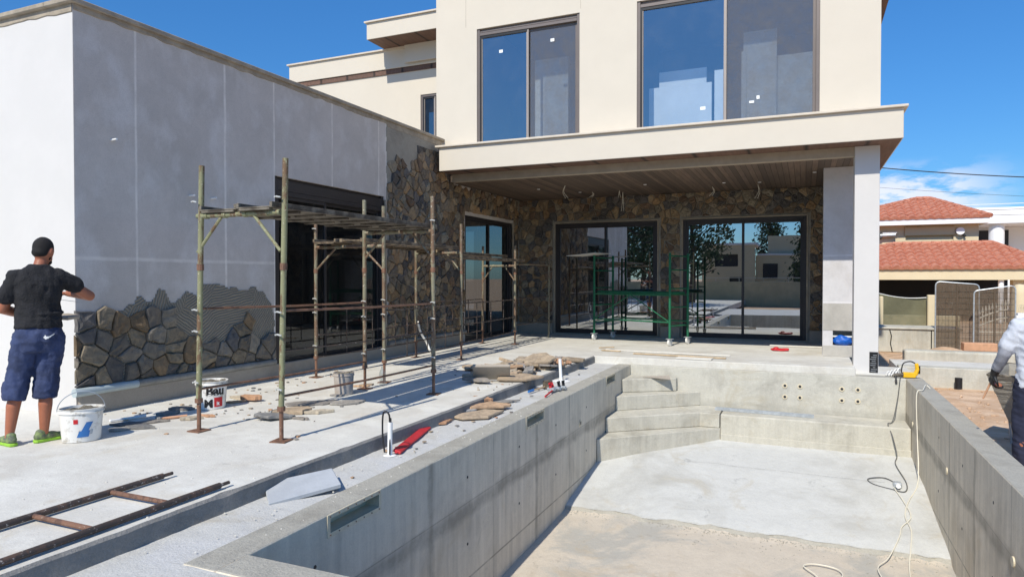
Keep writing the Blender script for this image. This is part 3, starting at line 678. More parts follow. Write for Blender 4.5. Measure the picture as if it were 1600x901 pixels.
# --- sliding doors in a wall normal to X or Y
def sliding(name, axis, face, u0, u1, z0, z1, parent, fmat, gmats, fw_=.07, depth=.09, split=.5, shutter=0, open_dark=False, stickers=(), fw2=None):
    P3 = (lambda u, c, z: (face-c, u, z)) if axis == 0 else (lambda u, c, z: (u, face+c, z))
    def bx(mb, a, b):
        p, q = P3(*a), P3(*b); mb.box(tuple(min(p[i],q[i]) for i in range(3)), tuple(max(p[i],q[i]) for i in range(3)))
    f = MB(); zt = z1-shutter
    bx(f,(u0,.02,z0),(u0+fw_,.02+depth,z1)); bx(f,(u1-fw_,.02,z0),(u1,.02+depth,z1)); bx(f,(u0+fw_,.02,z0),(u1-fw_,.02+depth,z0+fw_*.8)); bx(f,(u0+fw_,.02,zt-fw_),(u1-fw_,.02+depth,zt))
    if shutter:
        bx(f,(u0+fw_,.02,zt+.002),(u1-fw_,.06,z1-.05)); bx(f,(u0+fw_,.06,z1-.048),(u1-fw_,.09,z1))
    o = f.build(name, fmat, parent, bevel=.004)
    um = u0+(u1-u0)*split
    if fw2:
        for q_ in (((u0+fw_,.03,z0+fw_*.8),(u0+fw_+.035,.05,zt-fw_)),((u0+fw_+.036,.03,zt-fw_-.05),(um,.05,zt-fw_-.001))): dk = MB(); bx(dk, *q_); dk.build('dark_gap', M['black'], o)  # black strips painting the dark gap left of and above the pane
    for k, (a, b, c) in enumerate(((u0+fw_,um+.03,.055),(um-.03,u1-fw_,.095))):
        s_ = MB(); w_ = fw2 or fw_*.7
        bx(s_,(a,c-.018,z0+fw_*.8),(a+w_,c+.018,zt-fw_)); bx(s_,(b-w_,c-.018,z0+fw_*.8),(b,c+.018,zt-fw_)); bx(s_,(a+w_,c-.018,z0+fw_*.8),(b-w_,c+.018,z0+fw_*.8+w_)); bx(s_,(a+w_,c-.018,zt-fw_-w_),(b-w_,c+.018,zt-fw_))
        s_.build('stile', fmat if k else (M['frame_pale'] if fw2 else fmat), o, bevel=.003)
        gl = MB(); lo, hi = z0+fw_*.8+w_, zt-fw_-w_
        gl.quad(P3(a+w_,c,lo), P3(b-w_,c,lo), P3(b-w_,c,hi), P3(a+w_,c,hi)); gl.build('pane', M[gmats[k]], o)
    for (u, z, ww, hh, c) in stickers:
        st = MB(); bx(st,(u,c,z),(u+ww,c+.001,z+hh)); st.build('sticker', M['sticker'], o)
    return o
sliding('sliding_door', 0, XL, 7.55, 10.30, .14, 2.92, wing, M['frame'], ('glass_dark','glass_dark'), shutter=.2, split=.42)
sliding('sliding_door', 0, XL, 13.45, 16.12, .02, 2.86, wing, M['frame'], ('glass_dark','glass_dark'), split=.5)
for y in (10.30,16.12):
    mb = MB(); mb.box((XL-.02,y-.0,.1),(XL+.03,y+.035,2.86)); mb.build('edge_bead', M['cap'], wing)
# dark rooms behind the wing doors
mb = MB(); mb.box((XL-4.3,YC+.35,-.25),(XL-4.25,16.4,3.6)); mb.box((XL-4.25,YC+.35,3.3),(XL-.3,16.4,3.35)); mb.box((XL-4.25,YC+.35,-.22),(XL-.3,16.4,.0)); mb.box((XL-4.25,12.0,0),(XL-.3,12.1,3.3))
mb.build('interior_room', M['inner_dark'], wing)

# --- back facade on the terrace
mb = MB(); FD = [(-5.93,-3.30,.04,2.84),(-2.69,.02,.04,2.84)]
holed_wall(mb, 1, YF, YF+.3, XL-.3, 1.0, -.2, 4.2, FD); back = mb.build('terrace_wall', M['wet_mortar'], house, weld=True)
mb = MB(); clad(mb, (XL+.06,.95,.28,3.475), .17, lambda u, v: True, [(-6.0,-3.22,-.2,2.90),(-2.76,.09,-.2,2.90)], lambda u, v, d: (u,YF-.006-d,v), random.Random(3), .007, (.015,.04), 1.)
mb.build('stone_cladding', M['stone_clad'], back)
mb = MB()
for a, b in ((XL+.06,-6.0),(-3.22,-2.76),(.09,.95)): mb = MB(); mb.box((a,YF-.05,.0),(b,YF,.275)); mb.build('plinth', M['plinth'], back, bevel=.006)
for (a, b) in ((-5.93,-3.30),(-2.69,.02)):
    o = sliding('sliding_door', 1, YF, a, b, .04, 2.84, back, M['frame'], ('glass_door','glass_door'), fw_=.075)
    mb = MB(); mb.box((a-.03,YF-.035,.03),(a-.002,YF+.02,2.87)); mb.box((b+.002,YF-.035,.03),(b+.03,YF+.02,2.87)); mb.box((a-.002,YF-.035,2.845),(b+.002,YF+.02,2.87)); mb.build('edge_bead', M['cap'], back)
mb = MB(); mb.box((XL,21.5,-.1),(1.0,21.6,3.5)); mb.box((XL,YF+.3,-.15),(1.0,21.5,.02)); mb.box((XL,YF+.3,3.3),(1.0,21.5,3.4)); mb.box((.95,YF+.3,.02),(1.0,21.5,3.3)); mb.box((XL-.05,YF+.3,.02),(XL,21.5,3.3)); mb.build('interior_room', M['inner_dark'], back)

# --- canopy
CY = 12.0; CZ0 = 3.61; CZ1 = 4.08
mb = MB(); mb.box((XL+.17,CY,CZ0),(1.38,16.9,CZ1)); can = mb.build('canopy', M['cream'], house, bevel=.006)
mb = MB(); mb.box((XL+.10,CY-.055,CZ1+.002),(1.44,17.0,CZ1+.042)); mb.build('coping', M['cream_cap'], can, bevel=.006)
mb = MB(); mb.box((XL+.19,CY+.02,CZ0-.006),(1.36,12.47,CZ0+.003)); mb.build('soffit', M['soffit'], can)
mb = MB(); mb.box((XL+.20,12.47,CZ0-.16),(.80,12.62,CZ0+.002)); mb.build('beam', M['beam'], can, bevel=.004)
mb = MB(); mb.box((XL+.06,12.62,3.475),(1.09,YF-.003,3.60)); mb.build('ceiling', M['ceil_boards'], can)
mb = MB(); mb.box((1.095,12.47,CZ0-.004),(1.36,16.8,CZ0+.003)); mb.build('soffit', M['soffit'], can)
# hanging wires and lamp sockets in the ceiling
for (px_, py_, l) in ((883,290,.28),(968,298,.16),(973,300,.45),(1113,292,.2),(1184,288,.3),(925,300,.12)):
    p = at(px_, py_, 2, 3.475); p.y = min(p.y, 16.2); q = rnd.uniform(-.05,.05); mb = MB()
    for s_ in (-1, 1): mb.tube(smooth_path([p, p+Vector((q+s_*.012,0,-l*.5)), p+Vector((-q+s_*.03,0,-l))], 4), .006, 6)
    mb.build('loose_wire', M['cable'], can)
for (x, y) in ((-4.9,15.3),(-3.2,14.6),(-1.6,15.0),(-.9,15.2),(.15,14.2),(-5.6,14.4)):
    mb = MB(); mb.tube([(x,y,3.476),(x,y,3.462)], .035, 14); mb.build('socket', M['white_plastic'], can)

# --- column and pier
mb = MB(); mb.box((.735,12.45,-.125),(1.10,12.83,3.606)); colm = mb.build('column', M['column'], house, bevel=.006)
mb = MB(); mb.box((.97,12.447,-.12),(1.095,12.451,.24)); mp_ = mb.build('black_label', M['ink'], colm)  # black label panel with pale print at the column foot
mb = MB()
for k in range(9): mb.box((.975+rnd.uniform(0,.05),12.4455,-.08+k*.033),(1.05+rnd.uniform(0,.04),12.4465,-.074+k*.033))
mb.build('label_print', M['slab'], mp_)
mb = MB(); holed_wall(mb, 1, 13.75, 14.1, .30, .86, .0, 3.474, [(.47,.845,.21,.48)]); pier = mb.build('pier', M['stub'], house, weld=True)
mb = MB(); mb.box((.4,14.1,.15),(.86,14.13,.55)); mb.box((.47,13.79,.36),(.845,14.1,.385)); mb.build('niche', M['inner_wall'], pier)
for z0_, z1_ in ((.004,.20),(.485,.98)): mb = MB(); mb.box((.305,13.742,z0_),(.855,13.749,z1_)); mb.build('cement_patch', M['render_patch'], pier)
mb = MB(); mb.box((.86,13.75,0),(.9,16.44,3.474)); mb.build('side_wall', M['stub'], house)

# --- upper block
UW = [(-6.2,-4.0,4.125,6.53),(-2.89,.20,4.125,6.56)]
mb = MB(); holed_wall(mb, 1, 12.45, 12.75, -7.15, 1.10, 4.124, 7.6, UW); ub = mb.build('upper_block', M['cream'], house, weld=True)
mb = MB(); mb.box((-7.15,12.75,4.124),(-6.9,20,7.6)); mb.box((.85,12.75,4.124),(1.10,20,7.6)); mb.box((-7.15,12.45,7.6),(1.10,20,7.7)); mb.build('side_wall', M['cream'], ub)
mb = MB()
for x in (-6.45,-3.98,-2.88+.0): mb.box((x-.003,12.4485,6.6),(x+.003,12.4492,7.6))
mb.build('render_joint', M['cap'], ub)
mb = MB(); mb.box((-7.15,12.2,7.71),(1.45,20.2,7.95)); mb.build('roof', M['cream'], ub)
mb = MB(); mb.box((1.1,12.9,6.72),(1.42,19,6.9)); mb.build('eave', M['soffit'], ub)
sliding('window', 1, 12.45, -6.2, -4.0, 4.125, 6.53, ub, M['frame_grey'], ('glass_up','glass_up'), fw_=.06, depth=.1, split=.50, shutter=0.08, fw2=.05,
    stickers=((-5.72,6.0,.08,.06,.052),(-4.62,6.08,.08,.06,.07)))
sliding('window', 1, 12.45, -2.89, .20, 4.125, 6.56, ub, M['frame_grey'], ('glass_up','glass_up'), fw_=.06, depth=.1, split=.505, shutter=0.06, fw2=.05,
    stickers=((-1.75,4.46,.09,.055,.052),(-.92,4.50,.08,.04,.07),(-.8,4.56,.05,.06,.07)))
for a, b in ((-5.05,-4.1),(-1.32,.1)):
    mb = MB(); mb.quad((a,12.53,4.22),(b,12.53,4.22),(b,12.53,6.45),(a,12.53,6.45)); mb.build('insect_screen', M['screen'], ub)
# room behind the upper windows
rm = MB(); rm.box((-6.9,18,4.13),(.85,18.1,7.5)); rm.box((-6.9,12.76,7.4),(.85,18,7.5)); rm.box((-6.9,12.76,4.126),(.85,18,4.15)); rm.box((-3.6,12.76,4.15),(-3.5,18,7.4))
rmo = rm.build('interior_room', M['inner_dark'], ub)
def inner(px0, py0, px1, py1, y, t_=.1):
    a = at(px0, py1, 1, y); b = at(px1, py0, 1, y); q = MB(); q.box((a.x,y,a.z),(b.x,y+t_,b.z)); q.build('partition', M['inner_wall'], rmo)
inner(1014,128,1112,205,13.25); inner(1030,105,1104,150,13.5); inner(1116,108,1134,205,13.3)
inner(836,88,888,215,13.2); inner(1161,44,1214,200,13.15); inner(1214,80,1274,190,13.3); inner(1158,80,1166,190,13.1)
# --- side blocks behind
mb = MB(); mb.box((-10.45,14.6,7.60),(-7.16,20,8.02)); r1o = mb.build('roof_slab', M['cream'], house, bevel=.006)
mb = MB(); mb.box((-10.5,14.55,8.022),(-7.16,20,8.06)); mb.build('coping', M['cream_cap'], r1o)
mb = MB(); mb.box((-10.43,14.62,7.592),(-7.17,19.9,7.602)); mb.build('soffit', M['soffit'], r1o)
mb = MB(); mb.box((-13.72,15.4,7.06),(-7.16,20,7.555)); r2o = mb.build('balcony_slab', M['cream'], house, bevel=.006)
mb = MB(); mb.box((-13.77,15.35,7.557),(-7.16,15.6,7.595)); mb.box((-13.77,15.6,7.557),(-13.5,20,7.595)); mb.build('coping', M['cream_cap'], r2o)
mb = MB(); mb.box((-13.7,15.42,7.052),(-7.17,19.9,7.062)); mb.build('soffit', M['soffit'], r2o)
mb = MB(); mb.box((-9.75,15.3,7.13),(-7.16,15.34,7.590)); mb.build('upper_wall', M['cream'], r2o)
mb = MB(); holed_wall(mb, 1, 15.46, 15.9, -13.4, -7.2, 3.9, 7.05, [(-9.36,-8.4,4.75,6.28)]); lb = mb.build('rear_block', M['cream'], house, weld=True)
mb = MB(); mb.box((-13.4,16.3,3.9),(-13.1,20,7.05)); mb.box((-9.9,17.3,4.5),(-8.4,17.35,6.8)); mb.build('side_wall', M['inner_dark'], lb)
mb = MB(); mb.box((-13.4,15.43,6.93),(-7.2,15.458,7.048)); mb.build('trim_board', M['soffit'], lb)
sliding('window', 1, 15.46, -9.36, -8.4, 4.75, 6.28, lb, M['frame_grey'], ('glass_dark','glass_dark'), fw_=.06, depth=.1, split=.42, fw2=.05)

# ================================================================== NEIGHBOURS
def tiled_roof(corners_eave, corners_ridge, parent, per=.36, row=.46, name='tiled_roof'):
    """one slope: eave a->b, ridge c->d (same direction); pantiles as real relief"""
    a, b = map(Vector, corners_eave); c, d = map(Vector, corners_ridge)
    ux = (b-a).normalized(); up = ((c+d)/2-(a+b)/2); up = (up-ux*up.dot(ux)); L_ = up.length; up.normalize(); nr = ux.cross(up).normalized()
    if nr.z < 0: nr = -nr
    W = (b-a).length; la = (c-a).dot(ux); lb = (d-a).dot(ux); rows = max(2, int(L_/row)); mb = MB()
    for r in range(rows):
        v0, v1 = r/rows, (r+1)/rows+.02; xa0, xa1 = la*v0, la*v1; xb0, xb1 = W+(lb-W)*v0, W+(lb-W)*v1
        n = int(W/per*8); vs = []
        for i in range(n+1):
            x = W*i/n; h = abs(math.sin(math.pi*(x/per+.5*(r%2)*0)))*.11+.006*noise.noise(Vector((math.floor(x/per),r,0)))
            for (v, xl, xr, lift) in ((v0,xa0,xb0,-.03),(v0,xa0,xb0,.06),(v1,xa1,xb1,0.)):
                xx = min(max(x, xl), xr); vs.append(a+ux*xx+up*(L_*min(v,1))+nr*(h*(1 if lift >= 0 else .2)+lift))
        tone = None
        mb._add(vs, [(i*3+k,(i+1)*3+k,(i+1)*3+k+1,i*3+k+1) for i in range(n) for k in range(2)])
    return mb.build(name, M['roof'], parent, smooth=False)
def hip(p, x0, x1, y0, y1, z0, rx0, rx1, ry, z1, ridge_y1=None):
    ry1 = ridge_y1 or ry
    tiled_roof(((x0,y0,z0),(x1,y0,z0)), ((rx0,ry,z1),(rx1,ry,z1)), p)
    tiled_roof(((x1,y0,z0),(x1,y1,z0)), ((rx1,ry,z1),(rx1,ry1+.01,z1)), p)
    tiled_roof(((x0,y1,z0),(x0,y0,z0)), ((rx0,ry1+.01,z1),(rx0,ry,z1)), p)
    mb = MB()
    for a, b in (((x0,y0,z0),(rx0,ry,z1)),((x1,y0,z0),(rx1,ry,z1)),((rx0,ry,z1),(rx1,ry,z1))):
        a = Vector(a)+Vector((0,0,.07)); b = Vector(b)+Vector((0,0,.07)); n = max(2, int((b-a).length/.36)); pts = []; rs = []
        for i in range(n): 
            q = a+(b-a)*i/n; q2 = a+(b-a)*(i+.98)/n; mb.tube([q,q2], [.10,.085], 8)
    mb.build('ridge_tiles', M['roof'], p, smooth=True)
villa = empty('tiled_roof_house', (6, 36, -.4), 0, 'cream house with two red tiled hip roofs beyond the fence', 'house')
YN = 33.
e0 = at(1340,422,1,YN); e1 = at(1640,422,1,YN); rl = at(1395,383,1,YN+3.4); rr = at(1550,380,1,YN+3.4); ze = at(1480,420,1,YN).z; zr = at(1470,382,1,YN+3.4).z
hip(villa, e0.x-3.0, at(1655,422,1,YN).x, YN, YN+9, ze, rl.x, rr.x, YN+3.4, zr, YN+5)
xL, xR = e0.x-2.8, at(1640,422,1,YN).x
zb = at(1480,437,1,YN).z
mb = MB(); mb.box((xL,YN+.1,zb),(xR,YN+.35,ze-.01)); mb.box((xL,YN+.35,zb+.02),(xR,YN+9,zb+.1)); mb.build('fascia', M['nb_cream'], villa)
mb = MB()
for px_ in (1564,1360): p = at(px_,450,1,YN+.3); mb = MB(); mb.tube([(p.x,p.y,-1),(p.x,p.y,zb)], .1, 14); mb.build('porch_column', M['nb_white'], villa, smooth=True)
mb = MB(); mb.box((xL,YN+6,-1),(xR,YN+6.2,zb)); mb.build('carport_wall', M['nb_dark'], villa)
p = at(1582,440,1,YN+.5); mb = MB(); mb.box((p.x,YN+.4,-1),(p.x+.75,YN+.9,zb)); mb.build('pillar', M['nb_cream'], villa); mb = MB(); mb.box((xL-.3,YN+.4,-1),(xL,YN+6,zb)); mb.build('pillar', M['nb_cream'], villa)
YU = YN+3.6
ua = at(1330,343,1,YU); ub_ = at(1549,339,1,YU); zu = at(1470,341,1,YU).z; ap = at(1440,312,1,YU+3.2)
wl = at(1376,365,1,YU+.6); wr = at(1529,365,1,YU+.6)
hip(villa, ua.x-1.2, ub_.x, YU, YU+7, zu, ap.x-.25, ap.x+.35, YU+3.2, ap.z, YU+4)
mb = MB(); mb.box((ua.x-1.1,YU+.05,zu-.26),(ub_.x-.05,YU+.15,zu-.01)); mb.box((ub_.x-.15,YU+.15,zu-.26),(ub_.x-.05,YU+7,zu-.01)); mb.build('gutter', M['nb_white'], villa)
mb = MB(); mb.box((ua.x-1.0,YU+.15,zu-.25),(ub_.x-.15,YU+7,zu-.2)); mb.build('eave', M['nb_cream'], villa)
mb = MB(); za = at(1450,354,1,YU+.6).z; holed_wall(mb, 1, YU+.6, YU+.9, wl.x-3, wr.x, zr-1.2, zu-.2, [(at(1415,360,1,YU+.6).x, at(1490,360,1,YU+.6).x, at(1450,383,1,YU+.6).z-1, za)]); mb.build('upper_wall', M['nb_cream'], villa)
mb = MB(); mb.box((wr.x-.3,YU+.9,zr-1.2),(wr.x,YU+7,zu-.2)); mb.build('side_wall', M['nb_cream'], villa)
mb = MB(); zz = za; x0_, x1_ = at(1415,360,1,YU+.6).x, at(1490,360,1,YU+.6).x
mb.box((x0_,YU+.7,zr-1.2),(x1_,YU+.8,za)); so_ = mb.build('roller_shutter', M['nb_cream'], villa)
mb = MB(); mb.box((x0_-.05,YU+.5,za-.42),(x1_+.05,YU+.62,za-.02)); mb.box((x0_-.05,YU+.52,za-.06),(x1_+.05,YU+.598,za+.02)); mb.build('shutter_box', M['shutter'], so_, bevel=.02)
q = at(1500,361,1,YU+.5); mb = MB(); mb.tube([q+Vector((0,.1,0)), q+Vector((0,-.12,0))], .17, 18); mb.build('floodlight', M['nb_white'], villa)
mb = MB(); mb.tube([q+Vector((.1,.1,-.05)), q+Vector((.2,-.05,-.25))], .05, 8); mb.build('bracket', M['nb_dark'], villa)
# split pipes / camera on its left corner
q = at(1386,368,1,YU+.5)
c_ = empty('security_camera', q, 0, 'silver cylindrical device on a bracket at the left end of the tiled house', 'camera')
for nm, a, b, r_, m_ in (('housing', Vector((-.3,-.1,0)), Vector((.35,-.1,.02)), .085, 'galv'), ('bracket', Vector((-.3,.1,-.05)), Vector((-.3,-.15,.0)), .12, 'black'), ('sunshield', Vector((-.2,-.1,.11)), Vector((.4,-.1,.12)), .04, 'white_plastic')):
    mb = MB(); mb.tube([q+a, q+b], r_, 12); mb.build(nm, M[m_], c_, smooth=True)

# white modern building behind
wb = empty('white_flat_house', (16, 46, -.4), 0, 'white flat roofed house with a round balcony column behind the tiled roofs', 'house')
YW = 46.
a = at(1500,326,1,YW); b = at(1720,322,1,YW); c = at(1500,351,1,YW)
mb = MB(); mb.box((a.x,YW,c.z),(b.x,YW+8,a.z)); mb.build('roof_parapet', M['nb_white'], wb, bevel=.03)
mb = MB()
for k in range(3): mb.box((a.x+.1,YW-.03,c.z+.5+k*.3),(b.x,YW+.01,c.z+.53+k*.3))
mb.build('rail', M['nb_white'], wb)
mb = MB(); mb.box((a.x,YW+3,-1),(b.x,YW+3.2,c.z-.01)); mb.build('back_wall', M['nb_white'], wb)
for p0, p1 in ((1530,1546),(1558,1576)):
    u0 = at(p0,365,1,YW+2.9).x; u1 = at(p1,365,1,YW+2.9).x; mb = MB(); mb.box((u0,YW+2.9,2.4),(u1,YW+3.01,c.z-.2)); mb.build('window', M['nb_dark'], wb)
p = at(1557,370,1,YW+.6); mb = MB(); mb.tube([(p.x,p.y,-1),(p.x,p.y,c.z)], .38, 20); mb.build('column', M['nb_white'], wb, smooth=True)

# boundary stuff at the right
bw = empty('low_concrete_wall', (5, 13.6, -.42), 0, 'low grey concrete ground beam with flat top behind the red soil', 'wall')
mb = MB(); mb.box((1.5,13.42,-.6),(14,13.7,-.08)); mb.build('beam', M['pool_step'], bw, bevel=.012)
mb = MB(); mb.box((1.5,13.704,-.6),(14,14.9,-.12)); mb.build('slab', M['deck'], bw, bevel=.006)
q = at(1497,575,1,13.35); st = empty('pipe_stub', (q.x,13.3,-.42), 0, 'short dark pipe stub rising from the soil at the concrete wall', 'pipe')
mb = MB(); mb.tube([(0,0,-.05),(0,0,.2)], .055, 14); mb.build('pipe', M['black'], st, smooth=True, origin=None).location=(0,0,0)
for o_ in kids(st): o_.matrix_parent_inverse = Matrix.Identity(4)
kb = at(1385,548,2,-.1); kb2 = at(1522,548,2,-.1)
mb = MB(); mb.box((1.9,16.1,-.42),(4.1,16.45,-.05)); o_ = mb.build('kerb_beam', M['pool_step'], None, bevel=.04, seg=3); tag(o_, 'long pale concrete beam lying in front of the bricks', 'beam')
mb = MB(); mb.box((1.4,19.3,-.42),(3.45,20.2,.16)); mb.box((1.36,19.26,.16),(3.5,20.24,.22)); pl = mb.build('concrete_planter', M['pool_step'], None, bevel=.02); tag(pl, 'pale concrete box with two cracks in front of the green shade net', 'planter')
mb = MB()
for x, d in ((1.95,.02),(2.85,0)): mb.tube([(x,19.295,.16),(x+d*2,19.292,0),(x+d,19.296,-.2),(x+d*3,19.292,-.4)], .012, 6)
mb.build('crack', M['black'], pl)
mb = MB(); mb.box((-.5,19.9,-.42),(1.3,20.3,.05)); tag(mb.build('garden_wall', M['pool_step'], None, bevel=.02), 'short low concrete wall between house corner and concrete box', 'wall')
# bricks with real holes
def brick(name, loc, rz, label, lying=False):
    o = empty(name, loc, rz, label, 'brick', 'hollow clay bricks by the fence'); mb = MB(); L_, H_, D_ = (.42,.2,.2)
    hs_ = [(-.19+.095*i,-.19+.095*i+.07,.02+.09*j,.09+.09*j) for i in range(4) for j in range(2)]
    holed_wall(mb, 1, -D_/2, D_/2, -L_/2, L_/2, 0, H_, hs_); mb.build('body', M['brick'], o, weld=True)
    mb = MB(); mb.box((-L_/2+.01,.0,.01),(L_/2-.01,.01,H_-.01)); mb.build('web', M['nb_dark'], o); return o
zb_ = -.42+.33
brick('hollow_brick', (3.42,17.0,-.3), 0, 'lower hollow clay brick showing its two rows of holes')
mb = MB(); mb.box((-.3,-.12,0),(.3,.12,.17)); o_ = mb.build('clay_brick', M['brick'], None, bevel=.01); o_.location = (3.38,17.02,-.095); o_.rotation_euler = (0,0,.05); tag(o_, 'solid faced clay brick laid on top of the hollow brick', 'brick')
mb = MB(); mb.box((-.22,-.12,0),(.22,.12,.2)); o_ = mb.build('clay_brick', M['brick'], None, bevel=.01); o_.location = (3.88,17.1,-.3); o_.rotation_euler = (0,0,-.15); tag(o_, 'clay brick on the ground right of the stacked pair', 'brick')
mb = MB()
n = 30; vs = []
for j in range(n+1):
    for i in range(n+1):
        x = 1.8+2.6*i/n; y = 16.6+2.4*j/n; z = -.42+.28*max(0,math.sin(math.pi*i/n))*max(0,math.sin(math.pi*j/n))*(1+.3*noise.noise(Vector((x*3,y*3,0))))
        vs.append((x,y,z))
mb._add(vs, [(j*(n+1)+i,j*(n+1)+i+1,(j+1)*(n+1)+i+1,(j+1)*(n+1)+i) for j in range(n) for i in range(n)]); tag(mb.build('soil_mound', M['soil'], None, smooth=True), kind='structure')

# shade net between posts
sn = empty('shade_net_fence', (2.4, 21, -.42), 0, 'sagging olive shade net fence between cream posts', 'fence')
Ys = 21.
pa = at(1360,455,1,Ys); pb = at(1461,464,1,Ys); mb = MB(); vs = []; n = 40
for i in range(n+1):
    t_ = i/n; x = pa.x+(pb.x-pa.x)*t_; zt = pa.z+(pb.z-pa.z)*t_-.10*math.sin(math.pi*t_)
    for j in range(7): vs.append((x, Ys+.04*math.sin(x*5+j), zt+(-.42-zt)*j/6))
mb._add(vs, [(i*7+j,(i+1)*7+j,(i+1)*7+j+1,i*7+j+1) for i in range(n) for j in range(6)]); mb.build('net', M['shade_net'], sn, smooth=True)
mb = MB(); mb.tube([(pa.x+(pb.x-pa.x)*i/n, Ys, pa.z+(pb.z-pa.z)*i/n-.10*math.sin(math.pi*i/n)+.006) for i in range(n+1)], .012, 6); mb.build('top_wire', M['white_plastic'], sn)
for px_ in (1455,1373):
    q = at(px_,500,1,Ys-.2); mb = MB(); mb.box((q.x-.1,Ys-.3,-.42),(q.x+.1,Ys-.1,1.0 if px_ > 1400 else .95)); mb.build('post', M['nb_cream'], sn, bevel=.02)
# mesh panels
def mesh_panel(x0, x1, z0l, ztl, ztr, y, label):
    e_ = empty('mesh_fence_panel', (x0,y,-.42), 0, label, 'fence panel', 'leaning wire mesh fence panels')
    w_ = x1-x0; r_ = .09; loop = [(0,0,0),(0,0,ztl-r_)]+[(r_*(1-math.cos(a)),0,ztl-r_+r_*math.sin(a)) for a in (R(30),R(60),R(90))]+[(w_-r_,0,ztr)]+[(w_-r_+r_*math.sin(a),0,ztr-r_+r_*math.cos(a)) for a in (R(30),R(60),R(90))]+[(w_,0,0)]
    mb = MB(); mb.tube(loop, .016, 8); f_ = mb.build('tube_frame', M['galv'], e_, smooth=True); f_.matrix_parent_inverse = Matrix.Identity(4)
    mb = MB(); mb.quad((0,0,.0),(w_,0,0),(w_,0,ztr-.02),(0,0,ztl-.02)); mb.tube([(w_*.5,0,0),(w_*.5,0,(ztl+ztr)/2)], .02, 8); o = mb.build('mesh', M['mesh_net'], e_); o.matrix_parent_inverse = Matrix.Identity(4)
    mb = MB()
    for i in range(1, int(w_/.07)): mb.tube([(i*.07,-.004,.03),(i*.07,-.004,min(ztl,ztr)-.05)], .0035, 4)
    for j in range(1, int(ztr/.14)): mb.tube([(.02,-.008,j*.14),(w_-.02,-.008,j*.14)], .0035, 4)
    o = mb.build('wires', M['plank_steel'], e_); o.matrix_parent_inverse = Matrix.Identity(4); return e_
a1 = at(1462,440,1,19.2); a2 = at(1530,440,1,19.2)
mesh_panel(a1.x, a2.x, 0, a1.z+.42, a2.z+.36, 19.2, 'left wire mesh fence panel standing beside the shade net')
a1 = at(1522,452,1,18.6); a2 = at(1587,448,1,18.6)
mesh_panel(a1.x, a2.x, 0, a1.z+.40, a2.z+.44, 18.6, 'right wire mesh fence panel with the arched iron gate showing through')
# arched iron gate + boundary wall behind
ig = empty('iron_gate', (6.2, 23, -.42), 0, 'pale arched iron gate with spear finials behind the mesh panels', 'gate')
ga = at(1525,500,1,23); gb = at(1640,500,1,23); n = 22; mb = MB(); arch = []
zlo = at(1560,500,1,23).z; zhi = at(1560,478,1,23).z-.1
for i in range(n+1):
    t_ = i/n; x = ga.x+(gb.x-ga.x)*t_; z = zlo+(zhi-zlo)*math.sin(math.pi*t_); arch.append((x,23,z))
mb.tube(arch, .03, 6); mb.tube([(p[0],23,p[2]-.22) for p in arch], .025, 6); mb.tube([(ga.x,23,-.1),(gb.x,23,-.1)], .03, 6); mb.build('gate_frame', M['white_iron'], ig)
for p in arch: 
    mb = MB(); mb.tube([(p[0],23,-.42),(p[0],23,p[2]+.1),(p[0],23,p[2]+.13),(p[0],23,p[2]+.3)], [.014,.014,.035,.002], 6); mb.build('bar', M['white_iron'], ig)
mb = MB(); mb.box((1.0,24,-.6),(ga.x-.2,24.25,.30)); mb.box((gb.x,24,-.6),(20,24.25,.3)); tag(mb.build('boundary_wall', M['wall_beige'], None, bevel=.02), 'beige rendered boundary wall seen through the mesh panels', 'wall')
for px_, lab in ((1593,'rounded cream gate pillar right of the mesh panels'),):
    q = at(px_,480,1,22.5); zt_ = at(px_,448,1,22.5).z; mb = MB(); mb.lathe([(0,zt_+.08),(.1,zt_+.06),(.17,zt_-.05),(.19,zt_-.2),(.19,-.5)], (q.x,22.5,0), 20); tag(mb.build('gate_pillar', M['nb_cream'], None, smooth=True), lab, 'pillar')
q = at(1598,484,1,21); mb = MB(); 
e_ = empty('wall_lantern', (q.x,21,q.z), 0, 'small brass lattice lantern on a white base behind the worker', 'lantern')
mb.box((q.x-.12,20.9,q.z-.14),(q.x+.12,21.1,q.z-.08)); mb.box((q.x-.16,20.88,-.42),(q.x+.16,21.12,q.z-.14)); mb.build('base', M['nb_white'], e_, bevel=.01)
mb = MB()
for i in range(6):
    for s_ in (-1,1): mb.tube([(q.x-.09+.036*i,20.92,q.z-.08),(q.x-.09+.036*i+.03*s_,20.92,q.z+.14)], .006, 5)
mb.build('lattice', M['cream_plastic'], e_)
# overhead cables
def wire(a, b, y, sag, r_, lab):
    p = at(*a, 1, y); q = at(*b, 1, y); d = q-p; p = p-d*.6; q = q+d*1.5; pts = []
    for i in range(25): t_ = i/24; v = p+(q-p)*t_; v.z -= sag*4*t_*(1-t_)-sag*.6; pts.append(v)
    mb = MB(); mb.tube(pts, r_, 6); tag(mb.build('overhead_cable', M['black'], None), lab, 'cable')
wire((1378,262),(1600,271), 27, .3, .018, 'thick black overhead cable crossing the sky above the tiled roof')
wire((1378,293),(1600,303), 36, .25, .007, 'thin faint overhead cable below the thick one, near the clouds')

